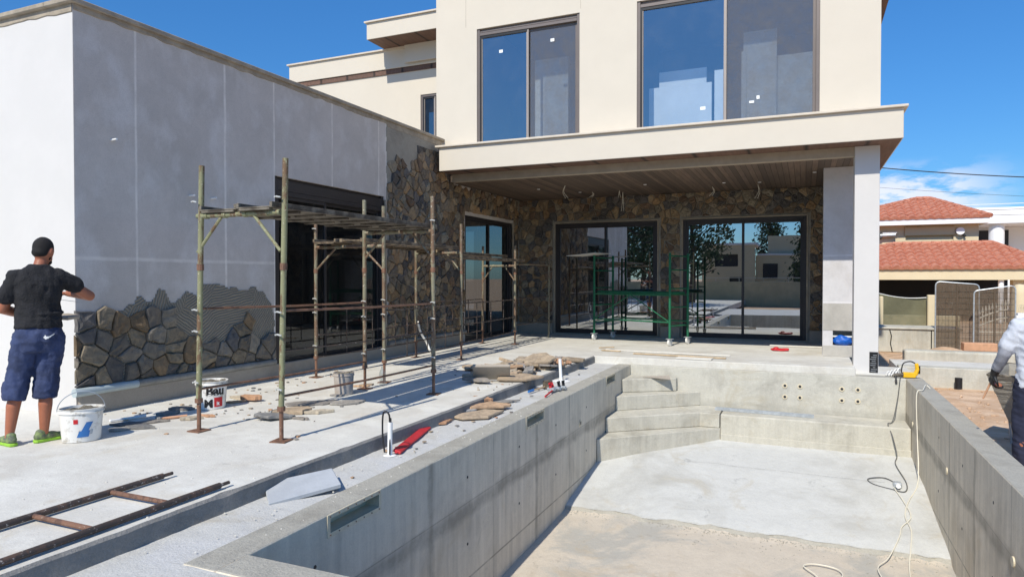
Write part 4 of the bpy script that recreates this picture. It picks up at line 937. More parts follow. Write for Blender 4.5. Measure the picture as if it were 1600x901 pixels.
# ================================================================== SCAFFOLDS
def hframe(mb_leg, w_, x0, y, ztop, lean=0, foot='rust', parent=None, mat='scaf', knee=True, zl=2.07, flip=1, pins=True, feet=True):
    for k, x in enumerate((x0, x0+w_)):
        L_ = MB(); ln = lean+.02*noise.noise(Vector((x,y,0)))
        L_.tube([(x,y,.28),(x+ln*.5,y,1.4),(x+ln,y,ztop)], .026, 12); leg = L_.build('post', M[mat], parent, smooth=True)
        for (q0, q1, qr, qx) in ((.27,.31,.036,0),(1.52,1.58,.032,ln*.55)): c_ = MB(); c_.tube([(x+qx,y,q0),(x+qx,y,q1)], qr, 10); c_.build('collar', M['rust'], leg)
        if feet:
            j = MB(); j.tube([(x,y,.004),(x,y,.3)], .019, 10); j.obox((x,y,.006),(.15,.15,.010),(0,0,.2*k)); j.build('base_jack', M['rust'], leg)
        if pins:
            for z in (.47,.95,1.15,2.16): 
                s_ = MB(); s_.tube([(x,y-.026,z),(x,y-.07,z)], .008, 6); s_.obox((x+.03,y-.055,z),(.05,.014,.012),(0,.2,0))
                s_.build('lock_pin', M['lug'], leg)
    h = MB(); h.tube([(x0,y,zl-.04),(x0+w_,y,zl-.04)], .024, 10)
    for t_ in (.12,.35,.6,.85): h.tube([(x0+w_*t_-.02,y,zl-.04),(x0+w_*t_+.02,y,zl-.04)], .031, 10)
    h.build('top_bar', M[mat], parent, smooth=True)
    if knee:
        for a, b in ((x0,x0+.30*w_),(x0+w_,x0+.70*w_)):
            k_ = MB(); k_.tube([(a,y,zl-.38),(b,y,zl-.06)], .015, 8); k_.build('knee_brace', M[mat], parent, smooth=True)
def rail(parent, a, b, z0, z1, mat, r_=.012, name='side_rail'):
    mb = MB(); mb.tube([(a[0],a[1],z0),((a[0]+b[0])/2,(a[1]+b[1])/2,(z0+z1)/2-.01),(b[0],b[1],z1)], r_, 8); return mb.build(name, M[mat], parent, smooth=True)
def plank(parent, xa, xb, ya, yb, z, mat, slats=False, th=.05):
    mb = MB(); n = 14
    if slats:
        mb.box((xa,ya,z),(xa+.05,yb,z+th)); mb.box((xb-.05,ya,z),(xb,yb,z+th)); k = int((yb-ya)/.24)
        for i in range(k): mb.box((xa+.052,ya+i*.24,z+.012),(xb-.052,ya+i*.24+.07,z+.03))
    else:
        mb.box((xa,ya,z),(xb,yb,z+.012)); mb.box((xa,ya,z+.013),(xa+.03,yb,z+th)); mb.box((xb-.03,ya,z+.013),(xb,yb,z+th))
        for i in range(8): mb.box((xa+.032,ya+(yb-ya)*i/8,z-.02),(xb-.032,ya+(yb-ya)*i/8+.05,z-.002))
    return mb.build('platform_plank', M[mat], parent, bevel=.003)
A = empty('scaffold', (0,0,0), 0, 'nearer olive painted scaffold bay standing on the deck with rusty base jacks', 'scaffold', 'mobile steel scaffold bays along the grey wall')
hframe(None, 1.0, -5.26, 4.66, 2.50, .05, parent=A); hframe(None, 1.03, -5.27, 7.30, 2.46, 0, parent=A, mat='scaf2')
for x, a in ((-4.25,1),(-5.25,1)):
    rail(A, (x,4.66), (x,7.3), 1.16, 1.13, 'rust'); rail(A, (x,4.66), (x,7.3), .40, .36, 'rust')
rail(A, (-4.25,4.66), (-4.24,7.3), .80, .78, 'darkrust', .006)
plank(A, -5.20,-4.74,4.62,7.42,2.07,'plank_steel'); plank(A,-4.72,-4.30,4.6,7.5,2.072,'plank_steel')
B = empty('scaffold', (0,0,0), 0, 'farther scaffold run with slatted planks reaching along the stone wall', 'scaffold', 'mobile steel scaffold bays along the grey wall')
hframe(None, 1.18, -6.53, 7.86, 2.44, 0, parent=B, mat='scaf2', zl=1.93); hframe(None, .93, -6.52, 10.6, 2.40, 0, parent=B, mat='scaf2', zl=1.93, pins=False)
hframe(None, .78, -6.58, 13.5, 2.15, 0, parent=B, mat='scaf2', zl=1.75, pins=False)
for x0_, y0_, x1_, y1_ in ((-5.35,7.86,-5.59,10.6),(-5.59,10.6,-5.8,13.5),(-6.5,7.86,-6.52,10.6),(-6.52,10.6,-6.58,13.5)):
    for z in (.30,.62,1.0): rail(B, (x0_,y0_), (x1_,y1_), z, z-.02, 'darkrust', .011)
    mb = MB()
    for t_ in (.25,.5,.75): x = x0_+(x1_-x0_)*t_; y = y0_+(y1_-y0_)*t_; mb.tube([(x,y,.3),(x,y,1.0)], .008, 6)
    mb.build('guard_bars', M['darkrust'], B)
plank(B, -6.45,-6.05,7.7,10.7,1.95,'plank'); plank(B,-6.02,-5.62,7.75,10.75,1.952,'plank', True)
plank(B, -6.46,-6.02,10.5,13.6,1.90,'plank', True); plank(B,-6.0,-5.62,10.6,13.62,1.80,'plank', True)
# far end guard towards the doors
C_ = MB(); C_.tube([(-5.8,13.5,1.75),(-5.72,15.4,1.76)], .02, 8); C_.build('top_bar', M['scaf2'], B)
for z in (.42,1.0): rail(B, (-5.8,13.5), (-5.72,15.4), z, z, 'darkrust', .012)
rail(B, (-5.72,15.4), (-5.72,15.41), .0, 2.0, 'scaf2', .022, 'post')

# green rolling scaffold
G = empty('rolling_scaffold', (-3.45,15.2,0), R(-22), 'green scaffold tower on castor wheels before the two glass doors', 'scaffold')
def gadd(mb, name, mat, parent=None, **k):
    o = mb.build(name, M[mat], None, **k); o.parent = parent or G; return o
for sx_ in (-1,1):
    for sy_ in (-1,1):
        x, y = sx_*1.02, sy_*.36; mb = MB(); mb.tube([(x,y,.16),(x,y,1.98)], .026, 12); pst = gadd(mb, 'post', 'green', smooth=True)
        c_ = MB(); c_.tube([(x-.02,y,.075),(x+.02,y,.075)], .07, 18); wh = gadd(c_, 'castor_wheel', 'dirty_white', pst, smooth=True)
        c_ = MB(); c_.obox((x,y,.15),(.12,.12,.012)); c_.obox((x-.032,y,.11),(.008,.05,.09)); c_.obox((x+.032,y,.11),(.008,.05,.09)); gadd(c_, 'castor_fork', 'galv', pst)
    for z in (.42,.82,1.22,1.62,1.92): mb = MB(); mb.tube([(sx_*1.02,-.36,z),(sx_*1.02,.36,z)], .015, 8); gadd(mb, 'rung', 'green', smooth=True)
for z in (.5,1.08): 
    for y in (-.36,.36): mb = MB(); mb.tube([(-1.02,y,z),(1.02,y,z)], .017, 8); gadd(mb, 'side_rail', 'green', smooth=True)
mb = MB(); mb.box((-.98,-.3,1.10),(.98,.3,1.15)); gadd(mb, 'platform', 'green', bevel=.005)
for s_ in (-1,1): mb = MB(); mb.tube([(-1.02*s_,-.36,.5),(0,-.36,1.08)], .012, 8); gadd(mb, 'brace', 'green')
bd = MB(); bd.obox((0,0,0),(.85,.62,.015),(0,R(-3),0)); o_ = bd.build('white_board', M['white_wood'], None); o_.location = (-4.75,15.5,2.0); o_.rotation_euler = (0,0,R(-22)); tag(o_, 'pale flat board laid across the top of the green scaffold', 'board')

# steel ladder frame on the deck
ld = empty('ladder_frame', (-3.93,2.5,0), 0, 'rusty steel ladder frame lying flat on the white deck', 'ladder')
for x in (-4.22,-3.67): 
    mb = MB(); mb.tube([(x-.01,.9,.03),(x,3.42,.03)], .021, 10); mb.tube([(x,3.42,.03),(x,3.5,.03)], .013, 8); mb.build('rail', M['darkrust'], ld, smooth=True)
for y in (1.55,2.04,2.53,3.02): mb = MB(); mb.tube([(-4.2,y,.032),(-3.69,y,.032)], .016, 8); mb.build('rung', M['rust'], ld, smooth=True)

# ================================================================== BUCKETS
def bucket(name, loc, r_, h, label, mat, oval=1., handle=False, rz=0, fill=True, grp='mortar buckets'):
    o = empty(name, (0,0,0), 0, label, 'bucket', grp); mb = MB()
    mb.lathe([(0,.004),(r_*.86,.004),(r_*.87,.01),(r_*.98,h*.86),(r_*1.04,h*.87),(r_*1.04,h*.9),(r_*1.0,h*.905),(r_*1.01,h*.985),(r_*1.05,h*.99),(r_*1.05,h),(r_*.97,h),(r_*.85,.05)], n=48, sy=oval)
    b = mb.build('shell', M[mat], o, smooth=True)
    if fill:
        mb = MB(); rs = 14; vs = [(0,0,h*.93)]
        for i in range(1, rs+1):
            for k in range(36):
                q = r_*.955*i/rs; a = 2*math.pi*k/36; x, y = q*math.cos(a), q*oval*math.sin(a); vs.append((x,y,h*.93+.03*noise.noise(Vector((x*14+loc[0],y*14,1)))+.015*noise.noise(Vector((x*40,y*40,1)))))
        fs = [(0,1+k,1+(k+1)%36) for k in range(36)]+[(1+(i-1)*36+k,1+i*36+k,1+i*36+(k+1)%36,1+(i-1)*36+(k+1)%36) for i in range(1,rs) for k in range(36)]
        mb._add(vs, fs); mb.build('mortar', M['mortar_fill'], o, smooth=True)
    if handle:
        mb = MB(); pts = [(r_*1.06*math.cos(a), -.05*math.sin(a), h*.93+.17*math.sin(a)) for a in [math.pi*i/20 for i in range(21)]]; mb.tube(pts, .0045, 6); mb.build('handle', M['galv'], o)
    o.location = loc; o.rotation_euler = (0,0,rz); return o
def wrap(mb, pts2, r_of, a0, oval=1.):
    """map flat (s along surface, z) points on a bucket side"""
    return [((r_of(z)+.0015)*math.cos(a0+s/r_of(z)), (r_of(z)+.0015)*oval*math.sin(a0+s/r_of(z)), z) for s, z in pts2]
def patch(parent, poly_grid, r_of, a0, mat, name, oval=1.):
    s0, s1, z0, z1, sh = poly_grid; n = 14; mb = MB(); vs = []
    for i in range(n+1):
        for j in range(5):
            s_ = s0+(s1-s0)*i/n; z = z0+(z1-z0)*j/4; vs.append((s_+sh*(j/4), z))
    mb._add(wrap(mb, vs, r_of, a0, oval), [(i*5+j,(i+1)*5+j,(i+1)*5+j+1,i*5+j+1) for i in range(n) for j in range(4)]); return mb.build(name, M[mat], parent)
def text_on(parent, txt, size, s0, z0, r_of, a0, mat, bold=.012):
    cu = bpy.data.curves.new('lettering', 'FONT'); cu.body = txt; cu.size = size; cu.offset = bold*size*1.5; cu.resolution_u = 3
    ob = bpy.data.objects.new('tmp', cu); COL.objects.link(ob); dg = bpy.context.evaluated_depsgraph_get(); me = bpy.data.meshes.new_from_object(ob.evaluated_get(dg))
    import bmesh
    bm = bmesh.new(); bm.from_mesh(me); bmesh.ops.triangulate(bm, faces=bm.faces)
    for v in bm.verts:
        s_, z = v.co.x+s0, v.co.y+z0; r_ = r_of(z)+.002; a = a0+s_/r_; v.co = (r_*math.cos(a), r_*math.sin(a), z)
    bm.to_mesh(me); bm.free(); me.materials.clear(); me.materials.append(M[mat]); COL.objects.unlink(ob); bpy.data.objects.remove(ob)
    o = bpy.data.objects.new('lettering', me); COL.objects.link(o); o.parent = parent; return o
# bucket by the man (oval)
face = math.atan2(-3.95, 5.9)
b1 = bucket('bucket', (-5.93,3.98,0), .172, .295, 'oval white bucket of mortar with wire handle up, beside the man in the black shirt', 'dirty_white', .80, True, R(60))
sh1 = kids(b1)[0]; rf = lambda z: .172*(.87+.11*z/.25); a0 = face-R(60)
def oval_patch(s0, s1, z0, z1, sh, mat, nm):
    n = 12; mb = MB(); vs = []
    for i in range(n+1):
        for j in range(5):
            z = z0+(z1-z0)*j/4; r_ = rf(z)+.0025; a = a0+(s0+(s1-s0)*i/n+sh*j/4)/r_; vs.append((r_*math.cos(a), r_*.80*math.sin(a)*1.003, z))
    mb._add(vs, [(i*5+j,(i+1)*5+j,(i+1)*5+j+1,i*5+j+1) for i in range(n) for j in range(4)]); mb.build(nm, M[mat], sh1)
oval_patch(-.035,.055,.05,.105,.02,'blueprint','printed_label'); oval_patch(-.0,.055,.105,.18,.04,'blueprint','printed_label'); oval_patch(-.06,-.025,.17,.21,0,'redprint','printed_logo'); oval_patch(.06,.085,.07,.11,.01,'slab','printed_label')
# bucket with lettering
b2 = bucket('bucket', (-6.08,5.56,0), .165, .31, 'round white bucket with black lettering and red square behind the first scaffold post', 'dirty_white', 1., False, 0)
sh2 = kids(b2)[0]; rf2 = lambda z: .165*(.87+.11*z/.27); a2 = math.atan2(-5.56, 6.08)
text_on(sh2, 'Bau', .135, -.06, .165, rf2, a2, 'ink', .03); text_on(sh2, 'M', .12, -.08, .03, rf2, a2, 'ink', .03)
patch(sh2, (.025,.12,.03,.135,0), rf2, a2, 'redprint', 'printed_square'); text_on(sh2, 'it', .06, .05, .05, lambda z: rf2(z)+.002, a2, 'white_plastic', .02)
b3 = bucket('bucket', (-5.27,6.86,0), .125, .275, 'small dirty grey pink bucket between the scaffold bays', 'grey_bucket', 1., False)

# clear bottle at the scaffold foot
mb = MB(); mb.lathe([(0,.003),(.038,.003),(.04,.02),(.036,.09),(.04,.16),(.034,.19),(.014,.23),(.014,.26)], n=20)
M['bottle'] = glass('clear_bottle', (.85,.88,.88), .08)
o_ = mb.build('water_bottle', M['bottle'], None, smooth=True); o_.location = (-5.22,7.62,0); tag(o_, 'clear empty water bottle standing at the foot of a scaffold post', 'bottle')

# ================================================================== LOOSE STONES
FL = [rgb(198,176,148), rgb(184,168,146), rgb(204,170,136), rgb(168,162,152), rgb(160,154,146), rgb(200,186,162), rgb(206,160,124), rgb(176,158,134)]
FG = [rgb(142,140,136), rgb(128,124,120), rgb(154,146,136)]
def flag(loc, size, rz, tilt=(0,0), th=.03, col=None, label='flat brown stone in the loose heap at the pool edge', group='flat stones heaped at the pool edge', asp=.65, seed=0):
    r_ = random.Random(seed); n = r_.randint(4,6); pl_ = []
    for k in range(n):
        a = 2*math.pi*(k+r_.uniform(-.3,.3))/n; q = size*.5*r_.uniform(.7,1.15); pl_.append((q*math.cos(a), q*math.sin(a)*asp))
    out_ = []
    for a, b in zip(pl_, pl_[1:]+pl_[:1]):
        for k in range(4): t_ = k/4; out_.append((a[0]+(b[0]-a[0])*t_+r_.uniform(-.009,.009), a[1]+(b[1]-a[1])*t_+r_.uniform(-.009,.009)))
    n = len(out_); mb = MB(); kk = r_.uniform(.85,1.1); c = tuple(q*kk for q in (col or r_.choice(FL))); vs = []
    for s_, z in ((.97,0),(1.,th*.3),(.99,th*.85),(.965,th),(.5,th*1.02)):
        for (x, y) in out_: vs.append((x*s_, y*s_, z+(r_.uniform(-.003,.003) if z else 0)))
    vs.append((0,0,th*1.08)); fs = [(i*n+k,i*n+(k+1)%n,(i+1)*n+(k+1)%n,(i+1)*n+k) for i in range(4) for k in range(n)]+[(4*n+k,4*n+(k+1)%n,5*n) for k in range(n)]+[tuple(range(n-1,-1,-1))]
    mb._add(vs, fs, c); o = mb.build('flat_stone', M['flag'], None); o.location = loc; o.rotation_euler = (tilt[0],tilt[1],rz); return tag(o, label, 'stone', group)
rs_ = random.Random(21)
# the big heap straddling the deck edge, many overlapping pieces
for i in range(80):
    t_ = rs_.random(); y = 8.75+2.35*t_; x = -4.3+.6*t_+rs_.gauss(0,.2); lay = int(rs_.random()*3)
    core = math.exp(-((y-9.9)/.8)**2)*math.exp(-((x+4.0)/.45)**2)
    z = .004+lay*.06*core+.02*rs_.random()
    if x > -3.66: x = -3.78-rs_.random()*.3
    flag((x,y,z), rs_.uniform(.30,.60), rs_.uniform(0,6.3), (rs_.gauss(0,.22)*core, rs_.gauss(0,.22)*core), rs_.uniform(.025,.05), None, seed=100+i, asp=rs_.uniform(.45,.85), label=('stone in the near half of the large loose heap on the deck edge' if y < 9.9 else 'stone in the far half of the large loose heap on the deck edge'), group='flat stones in the large heap')
for k,(px_,py_,s_,rz_,tl,lab,cc_) in enumerate(((745,575,.62,.4,(0,.0),'big stone leaning up at the left end of the large heap',FL[0]),(812,592,.62,.5,(.12,0),'long pale slab at the front of the large heap',FL[0]),(775,583,.6,1.2,(.5,.1),'broad tan slab leaning on the large heap',FL[5]),(745,595,.45,0,(0,0),'small thin slab left of the large heap',FG[2]))):
    p = at(px_,py_,2,.03); flag((p.x,p.y,.03), s_, rz_, tl, .04, cc_, lab, None, .6, seed=300+k)
ob_ = MB(); ob_.obox((0,0,.14),(.52,.05,.30),(R(44),0,0)); 
p = at(763,598,2,0); o_ = ob_.build('stone_block', M['plinth'], None, bevel=.01); o_.location = (p.x,p.y+.1,0); o_.rotation_euler = (0,0,R(25)); tag(o_, 'grey square cut block standing on edge at the left of the heap', 'stone')
# stones on strip
for k,(px_,py_,s_,rz_,tl,th_,lab,cc_,asp) in enumerate((
    (742,650,.75,.95,(0,0),.03,'largest tan stone on the poolside strip near the second skimmer',FL[0],.55),
    (760,640,.62,.9,(.04,.03),.03,'tan stone overlapping the largest one on the poolside strip',FL[2],.6),
    (752,634,.3,.5,(.1,.1),.04,'small orange brown stone on top of the strip stones',FL[6],.5),
    (694,660,.36,1.2,(0,0),.02,'thin orange stone at the near end of the strip stones',FL[6],.6),
    (710,650,.22,.4,(.05,0),.03,'rounded orange stone beside the thin orange one',FL[6],.7),
    (790,628,.4,.9,(.02,0),.02,'narrow dark stone at the far end of the strip stones',FL[4],.3),
    (728,645,.26,.4,(0,0),.04,'whitish stone under the tan stones on the strip',rgb(205,200,192),.6),
    (897,572,.35,.3,(0,0),.03,'grey slab right of the white pipe at the far strip',FL[4],.8),
    (940,562,.2,.3,(.2,0),.05,'small grey stone at the far pool corner',FL[3],.8))):
    p = at(px_,py_,2,-.12); flag((p.x,p.y,-.115+(.03 if k in (1,) else .065 if k == 2 else 0)), s_, rz_, tl, th_, cc_, lab, None, asp, seed=400+k)
# stones on the deck
for k,(px_,py_,s_,rz_,tl,th_,lab,cc_,asp) in enumerate((
    (392,627,.30,.2,(0,0),.05,'thick orange block stone behind the second scaffold post',FL[6],.5),
    (375,622,.34,.2,(.05,0),.02,'pale flat stone under the thick orange one',FL[5],.6),
    (430,655,.42,.7,(.0,.1),.03,'dark grey stone leaning against the second scaffold post',FG[0],.5),
    (408,652,.3,1.4,(.0,.2),.03,'brown stone left of the second scaffold post',FL[7],.4),
    (455,645,.50,.6,(0,0),.045,'broad tan stone right of the second scaffold post',FL[0],.6),
    (500,645,.36,.8,(0,0),.03,'cream edged stone right of the broad tan one',FL[5],.5),
    (478,632,.46,.7,(0,0),.02,'flat grey stone behind the broad tan one',FG[2],.6),
    (505,630,.44,.7,(.03,0),.02,'flat grey brown stone in the middle of the deck',FL[4],.55),
    (545,630,.46,.9,(0,0),.022,'grey stone with reddish edge at the right of the deck stones',FL[3],.6),
    (565,604,.26,.5,(0,0),.02,'tan chip beside the small grey pink bucket',FL[2],.4),
    (575,602,.22,.9,(0,0),.02,'darker chip beside the scaffold foot',FL[7],.4),
    (222,669,.36,.3,(0,0),.025,'dark flat stone just right of the oval bucket',FG[0],.45),
    (205,664,.4,.5,(.02,0),.02,'grey flat stone behind the oval bucket',FG[1],.5),
    (235,660,.34,.8,(0,0),.02,'grey flat stone beside the hammer',FG[2],.5),
    (285,640,.3,.4,(0,0),.03,'dark stone left of the lettered bucket',FG[1],.6),
    (325,651,.2,.2,(0,0),.02,'orange stone chip at the first scaffold post',FL[6],.5),
    (262,648,.3,1.2,(0,0),.03,'small dark stone in the shade of the grey wall',FG[0],.5),
    (188,672,.34,.9,(.02,.02),.02,'brown grey stone touching the shadow of the oval bucket',FL[3],.5),
    (300,655,.26,.6,(0,0),.025,'tan stone between hammer and first scaffold post',FL[5],.55),
    (366,629,.22,.9,(0,0),.02,'small tan stone right of the lettered bucket',FL[2],.5),
    (470,655,.2,.3,(0,0),.02,'small grey chip stone in front of the broad tan one',FG[2],.6),
    (530,618,.3,.5,(0,0),.018,'thin flat stone in front of the small grey pink bucket',FL[4],.5))):
    p = at(px_,py_,2,.0); flag((p.x,p.y,.003+(.02 if k in (0,2) else 0)), s_, rz_, tl, th_, cc_, lab, None, asp, seed=500+k)
# mortar crumbs
mb = MB()
for i in range(420):
    if i < 160: x, y, z = rs_.uniform(-3.55,-2.95), rs_.uniform(2.6,12), -.12
    elif i < 240: x, y, z = rs_.uniform(-6.95,-6.5), rs_.uniform(4.4,8), .0
    else: x, y, z = rs_.uniform(-6.5,-3.6), rs_.uniform(2,12), 0
    q = rs_.uniform(.003,.010); mb.ell((x,y,z+q*.3), (q,q*.8,q*.6), 5, 3)
tag(mb.build('mortar_crumbs', M['deck'], None), 'pale mortar crumbs scattered over deck and pool edge', 'rubble', kind='stuff')
mb = MB()
for i in range(500):
    x, y = rs_.uniform(1.8,6), rs_.uniform(6,13.3); q = rs_.uniform(.01,.035); mb.ell((x,y,-.41), (q,q*.8,q*.6), 5, 3)
tag(mb.build('gravel', M['soil'], None), 'small stones scattered on the red soil', 'gravel', kind='stuff')

mb = MB(); rch = random.Random(77)
for i in range(330):
    z = .002
    if i%2 and i < 200: continue
    if i < 110: x, y = rch.uniform(-6.9,-6.2), rch.uniform(4.6,8.6)
    elif i < 190: x, y = rch.gauss(-5.2,.45), rch.gauss(5.8,.5)
    elif i < 260: x, y = rch.gauss(-4.1,.35), rch.gauss(9.4,1.0)
    elif i%3: continue
    else: x, y, z = rch.uniform(-3.5,-3.1), rch.gauss(7.2,1.6), -.118
    if z > 0: x = min(x, -3.68)
    q = rch.uniform(.008,.035); n_ = rch.randint(4,6); a0_ = rch.uniform(0,6); pg = [(x+q*rch.uniform(.6,1.1)*math.cos(a0_+6.283*k/n_), y+q*rch.uniform(.6,1.1)*math.sin(a0_+6.283*k/n_)) for k in range(n_)]
    mb.prism(pg, z, z+rch.uniform(.004,.014), col=rch.choice(FL+FG))
tag(mb.build('stone_chips', M['flag'], None), 'small chips of cut stone scattered around the loose stones', 'rubble', kind='stuff')
# hammer
p = at(247,657,2,0); hm = empty('hammer', (0,0,0), 0, 'hammer with orange handle lying on deck near the grey wall', 'hammer')
mb = MB(); mb.tube([(0,0,.02),(.27,0,.018)], [.012,.016], 10); mb.build('handle', M['brick'], hm, smooth=True)
mb = MB(); mb.obox((0,0,.025),(.035,.12,.035)); mb.build('head', M['pipe_grey'], hm, bevel=.006)
hm.location = (p.x,p.y,0); hm.rotation_euler = (0,0,R(60))
# white batten by the wall
mb = MB(); p = at(200,656,2,0); mb.obox((0,0,0),(.34,.035,.02)); o_ = mb.build('white_batten', M['white_plastic'], None, bevel=.004); o_.location = (p.x,p.y,.02); o_.rotation_euler = (0,0,R(72)); tag(o_, 'short white batten on the ground by the plinth', 'batten')

# white PVC pipe with black cable loop, red wrap
p = at(609,710,2,-.12)
mb = MB(); mb.tube([(p.x,p.y,-.14),(p.x+.005,p.y,.17)], .022, 14); mb.lathe([(.06,.0),(.045,.006),(.026,.01),(.022,.02)], (p.x,p.y,-.125), 20)
pv = mb.build('conduit_pipe', M['white_plastic'], None, smooth=True); tag(pv, 'upright white conduit pipe set in plaster near the grey paver', 'pipe')
mb = MB(); mb.tube(smooth_path([(p.x,p.y,.16),(p.x-.004,p.y,.23),(p.x-.035,p.y,.26),(p.x-.07,p.y,.23),(p.x-.075,p.y-.0,.05),(p.x-.04,p.y-.02,-.10)], 8), .008, 8); mb.tube(smooth_path([(p.x,p.y,.16),(p.x+.012,p.y,.20),(p.x+.01,p.y-.01,.05),(p.x+.02,p.y-.03,-.11)], 8), .007, 8)
tag(mb.build('cable_loop', M['black'], None, smooth=True), 'black cable loop coming out of the nearer white conduit pipe', 'cable')
a = at(620,707,2,-.11); b = at(668,668,2,-.11); d = b-a
mb = MB(); mb.obox((0,0,0),(d.length,.075,.025),(R(20),0,0)); mb.obox((-d.length*.42,.03,-.005),(d.length*.2,.03,.012),(0,0,.3)); o_ = mb.build('red_strap', M['red_plastic'], None, bevel=.01, seg=2); o_.location = (a+b)/2+Vector((0,0,.01)); o_.rotation_euler = (0,0,math.atan2(d.y,d.x)); tag(o_, 'flattened red plastic sleeve lying beside the white conduit pipe', 'sleeve')
q = Vector((-3.42,9.75,-.12))
mb = MB(); mb.tube([(q.x,q.y,-.14),(q.x-.02,q.y,.21)], .024, 14); mb.lathe([(.14,.0),(.1,.012),(.03,.02),(.022,.02)], (q.x,q.y,-.125), 20)
tag(mb.build('conduit_pipe', M['white_plastic'], None, smooth=True), 'upright white conduit pipe beside the large stone heap', 'pipe')
# grey paver
p = at(458,768,2,-.1); mb = MB(); mb.prism([(-.28,-.17),(.24,-.2),(.3,.12),(-.2,.2)], 0, .035); o_ = mb.build('grey_paver', M['slab'], None, bevel=.006); o_.location = (-3.42,3.93,-.105); o_.rotation_euler = (R(5),R(-6),R(60)); tag(o_, 'grey paving slab tilted on the strip beside the nearest skimmer', 'paver')
mb = MB(); mb.ell((0,0,.02), (.06,.04,.03)); o_ = mb.build('mortar_lump', M['mortar_fill'], None); o_.location = at(622,675,2,-.11); tag(o_, 'small brown lump of mortar by the deck edge', 'rubble')
# valve tools
p = at(868,612,2,-.12); vt = empty('valve_manifold', (0,0,0), 0, 'chrome and red valve fittings lying on the strip near the pool edge', 'valve')
mb = MB(); mb.tube([(-.1,0,.04),(.22,.05,.04)], .028, 12); 
for t_ in (-.08,.04,.16): mb.tube([(t_,-.05,.045),(t_,.07,.045)], .022, 10)
mb.build('body', M['galv'], vt, smooth=True)
mb = MB(); mb.tube([(-.1,-.02,.03),(-.45,-.2,.02)], .012, 8); mb.tube([(.0,.05,.07),(.06,.12,.1)], .02, 8); mb.build('handle', M['red_plastic'], vt)
for t_ in (-.08,.1,.2): mb = MB(); mb.tube([(t_,.02,.06),(t_,.03,.12)], .02, 8); mb.obox((t_,.03,.125),(.09,.025,.015),(0,0,.4)); mb.build('lever', M['redprint'] if t_ < 0 else M['black'], vt)
vt.location = p; vt.rotation_euler = (0,0,R(70))
p = at(850,612,2,-.12); br = empty('hand_brush', (0,0,0), 0, 'dark hand brush with wooden handle and blue end on the strip', 'brush')
mb = MB(); mb.tube([(0,0,.03),(-.3,-.1,.025)], .012, 8); mb.build('handle', M['wood'], br); mb = MB(); mb.tube([(-.3,-.1,.025),(-.42,-.14,.022)], .018, 8); mb.build('grip', M['blueprint'], br)
mb = MB(); mb.obox((.05,0,.06),(.12,.10,.11),(0,0,.2)); mb.build('bristles', M['plank_steel'], br, bevel=.01); br.location = p+Vector((-.08,.25,0)); br.rotation_euler = (0,0,R(62))

# steel profile on the bench
mb = MB(); mb.box((-.76,-.05,0),(.76,.05,.004)); mb.box((-.76,-.05,.004),(.76,-.046,.04)); mb.box((-.76,.046,.004),(.76,.05,.04)); o_ = mb.build('steel_profile', M['galv'], None); o_.location = (-.62,11.73,-.765); o_.rotation_euler = (0,0,R(-2)); tag(o_, 'galvanised steel channel lying on the pool bench', 'metal profile')
# dark cardboard on the top step
p = at(1020,592,2,-.29); mb = MB(); mb.prism([(-.25,-.02),(.22,-.1),(.2,.05)], 0, .012); o_ = mb.build('broken_slate', M['plinth'], None); o_.location = (-2.35,11.75,-.27); o_.rotation_euler = (R(20),0,.2); tag(o_, 'dark triangular shard resting on the uppermost pool step', 'shard')

# cables in the pool corner
def cable(pts, r_, mat, lab):
    mb = MB(); mb.tube(smooth_path(pts, 8), r_, 8); tag(mb.build('power_cable', M[mat], None, smooth=True), lab, 'cable')
fz = lambda y: floorz(y)+.045
cable([(1.72,10.2,-.36),(1.62,11.2,-.10),(1.5,10.8,-.10),(1.42,10.75,-.16),(1.425,10.7,-.7),(1.415,10.5,-1.1),(1.36,10.2,fz(10.2)),(1.2,9.7,fz(9.7)),(1.12,9.3,fz(9.3)),(1.14,8.95,fz(8.95)),(1.08,8.5,-1.52),(1.02,8.1,-1.6),(.98,7.5,-1.62),(.95,6.9,-1.64)], .0065, 'cable', 'cream power cable hanging over the right pool wall down to the floor')
cable([(1.40,12.2,-.09),(1.36,12.0,-.12),(1.33,11.98,-.4),(1.24,11.75,-.73),(1.15,11.5,-.74),(1.2,11.37,-.9),(1.25,11.3,-1.15),(1.2,11.0,fz(11.0)),(1.25,10.3,fz(10.3)),(1.2,10.0,fz(10)),(1.05,10.05,fz(10)),(.85,10.15,fz(10.1)),(.80,10.3,fz(10.3)),(1.0,10.4,fz(10.4)),(1.15,10.2,fz(10.2))], .007, 'cable_grey', 'grey power cable running over the pool bench to the socket')
cable([(1.08,10.1,fz(10.1)),(1.15,9.7,fz(9.7)),(1.18,9.3,fz(9.3)),(1.05,9.0,fz(9.0)),(1.0,8.75,fz(8.8)),(.85,8.3,-1.58),(.72,8.0,-1.6),(.78,7.6,-1.61),(.92,7.2,-1.63),(.94,6.8,-1.64)], .006, 'cable', 'thin cream cable running from the socket across the pool floor')
cable([(.25,7.2,-1.64),(.12,7.55,-1.60),(.0,7.75,-1.60),(.12,7.85,-1.60),(.33,7.8,-1.60),(.36,7.6,-1.60),(.2,7.4,-1.61),(.24,7.1,-1.63)], .0065, 'cable', 'small loop of cream cable on the deep pool floor')
sk_ = empty('cable_socket', (0,0,0), 0, 'grey and white extension socket on the pool floor', 'socket')
mb = MB(); mb.obox((0,0,.04),(.1,.12,.07)); mb.build('housing', M['galv'], sk_, bevel=.012); mb = MB(); mb.tube([(-.0,-.05,.05),(0,-.12,.05)], .028, 12); mb.build('plug', M['white_plastic'], sk_); sk_.location = (1.13,10.15,fz(10.1)-.015)
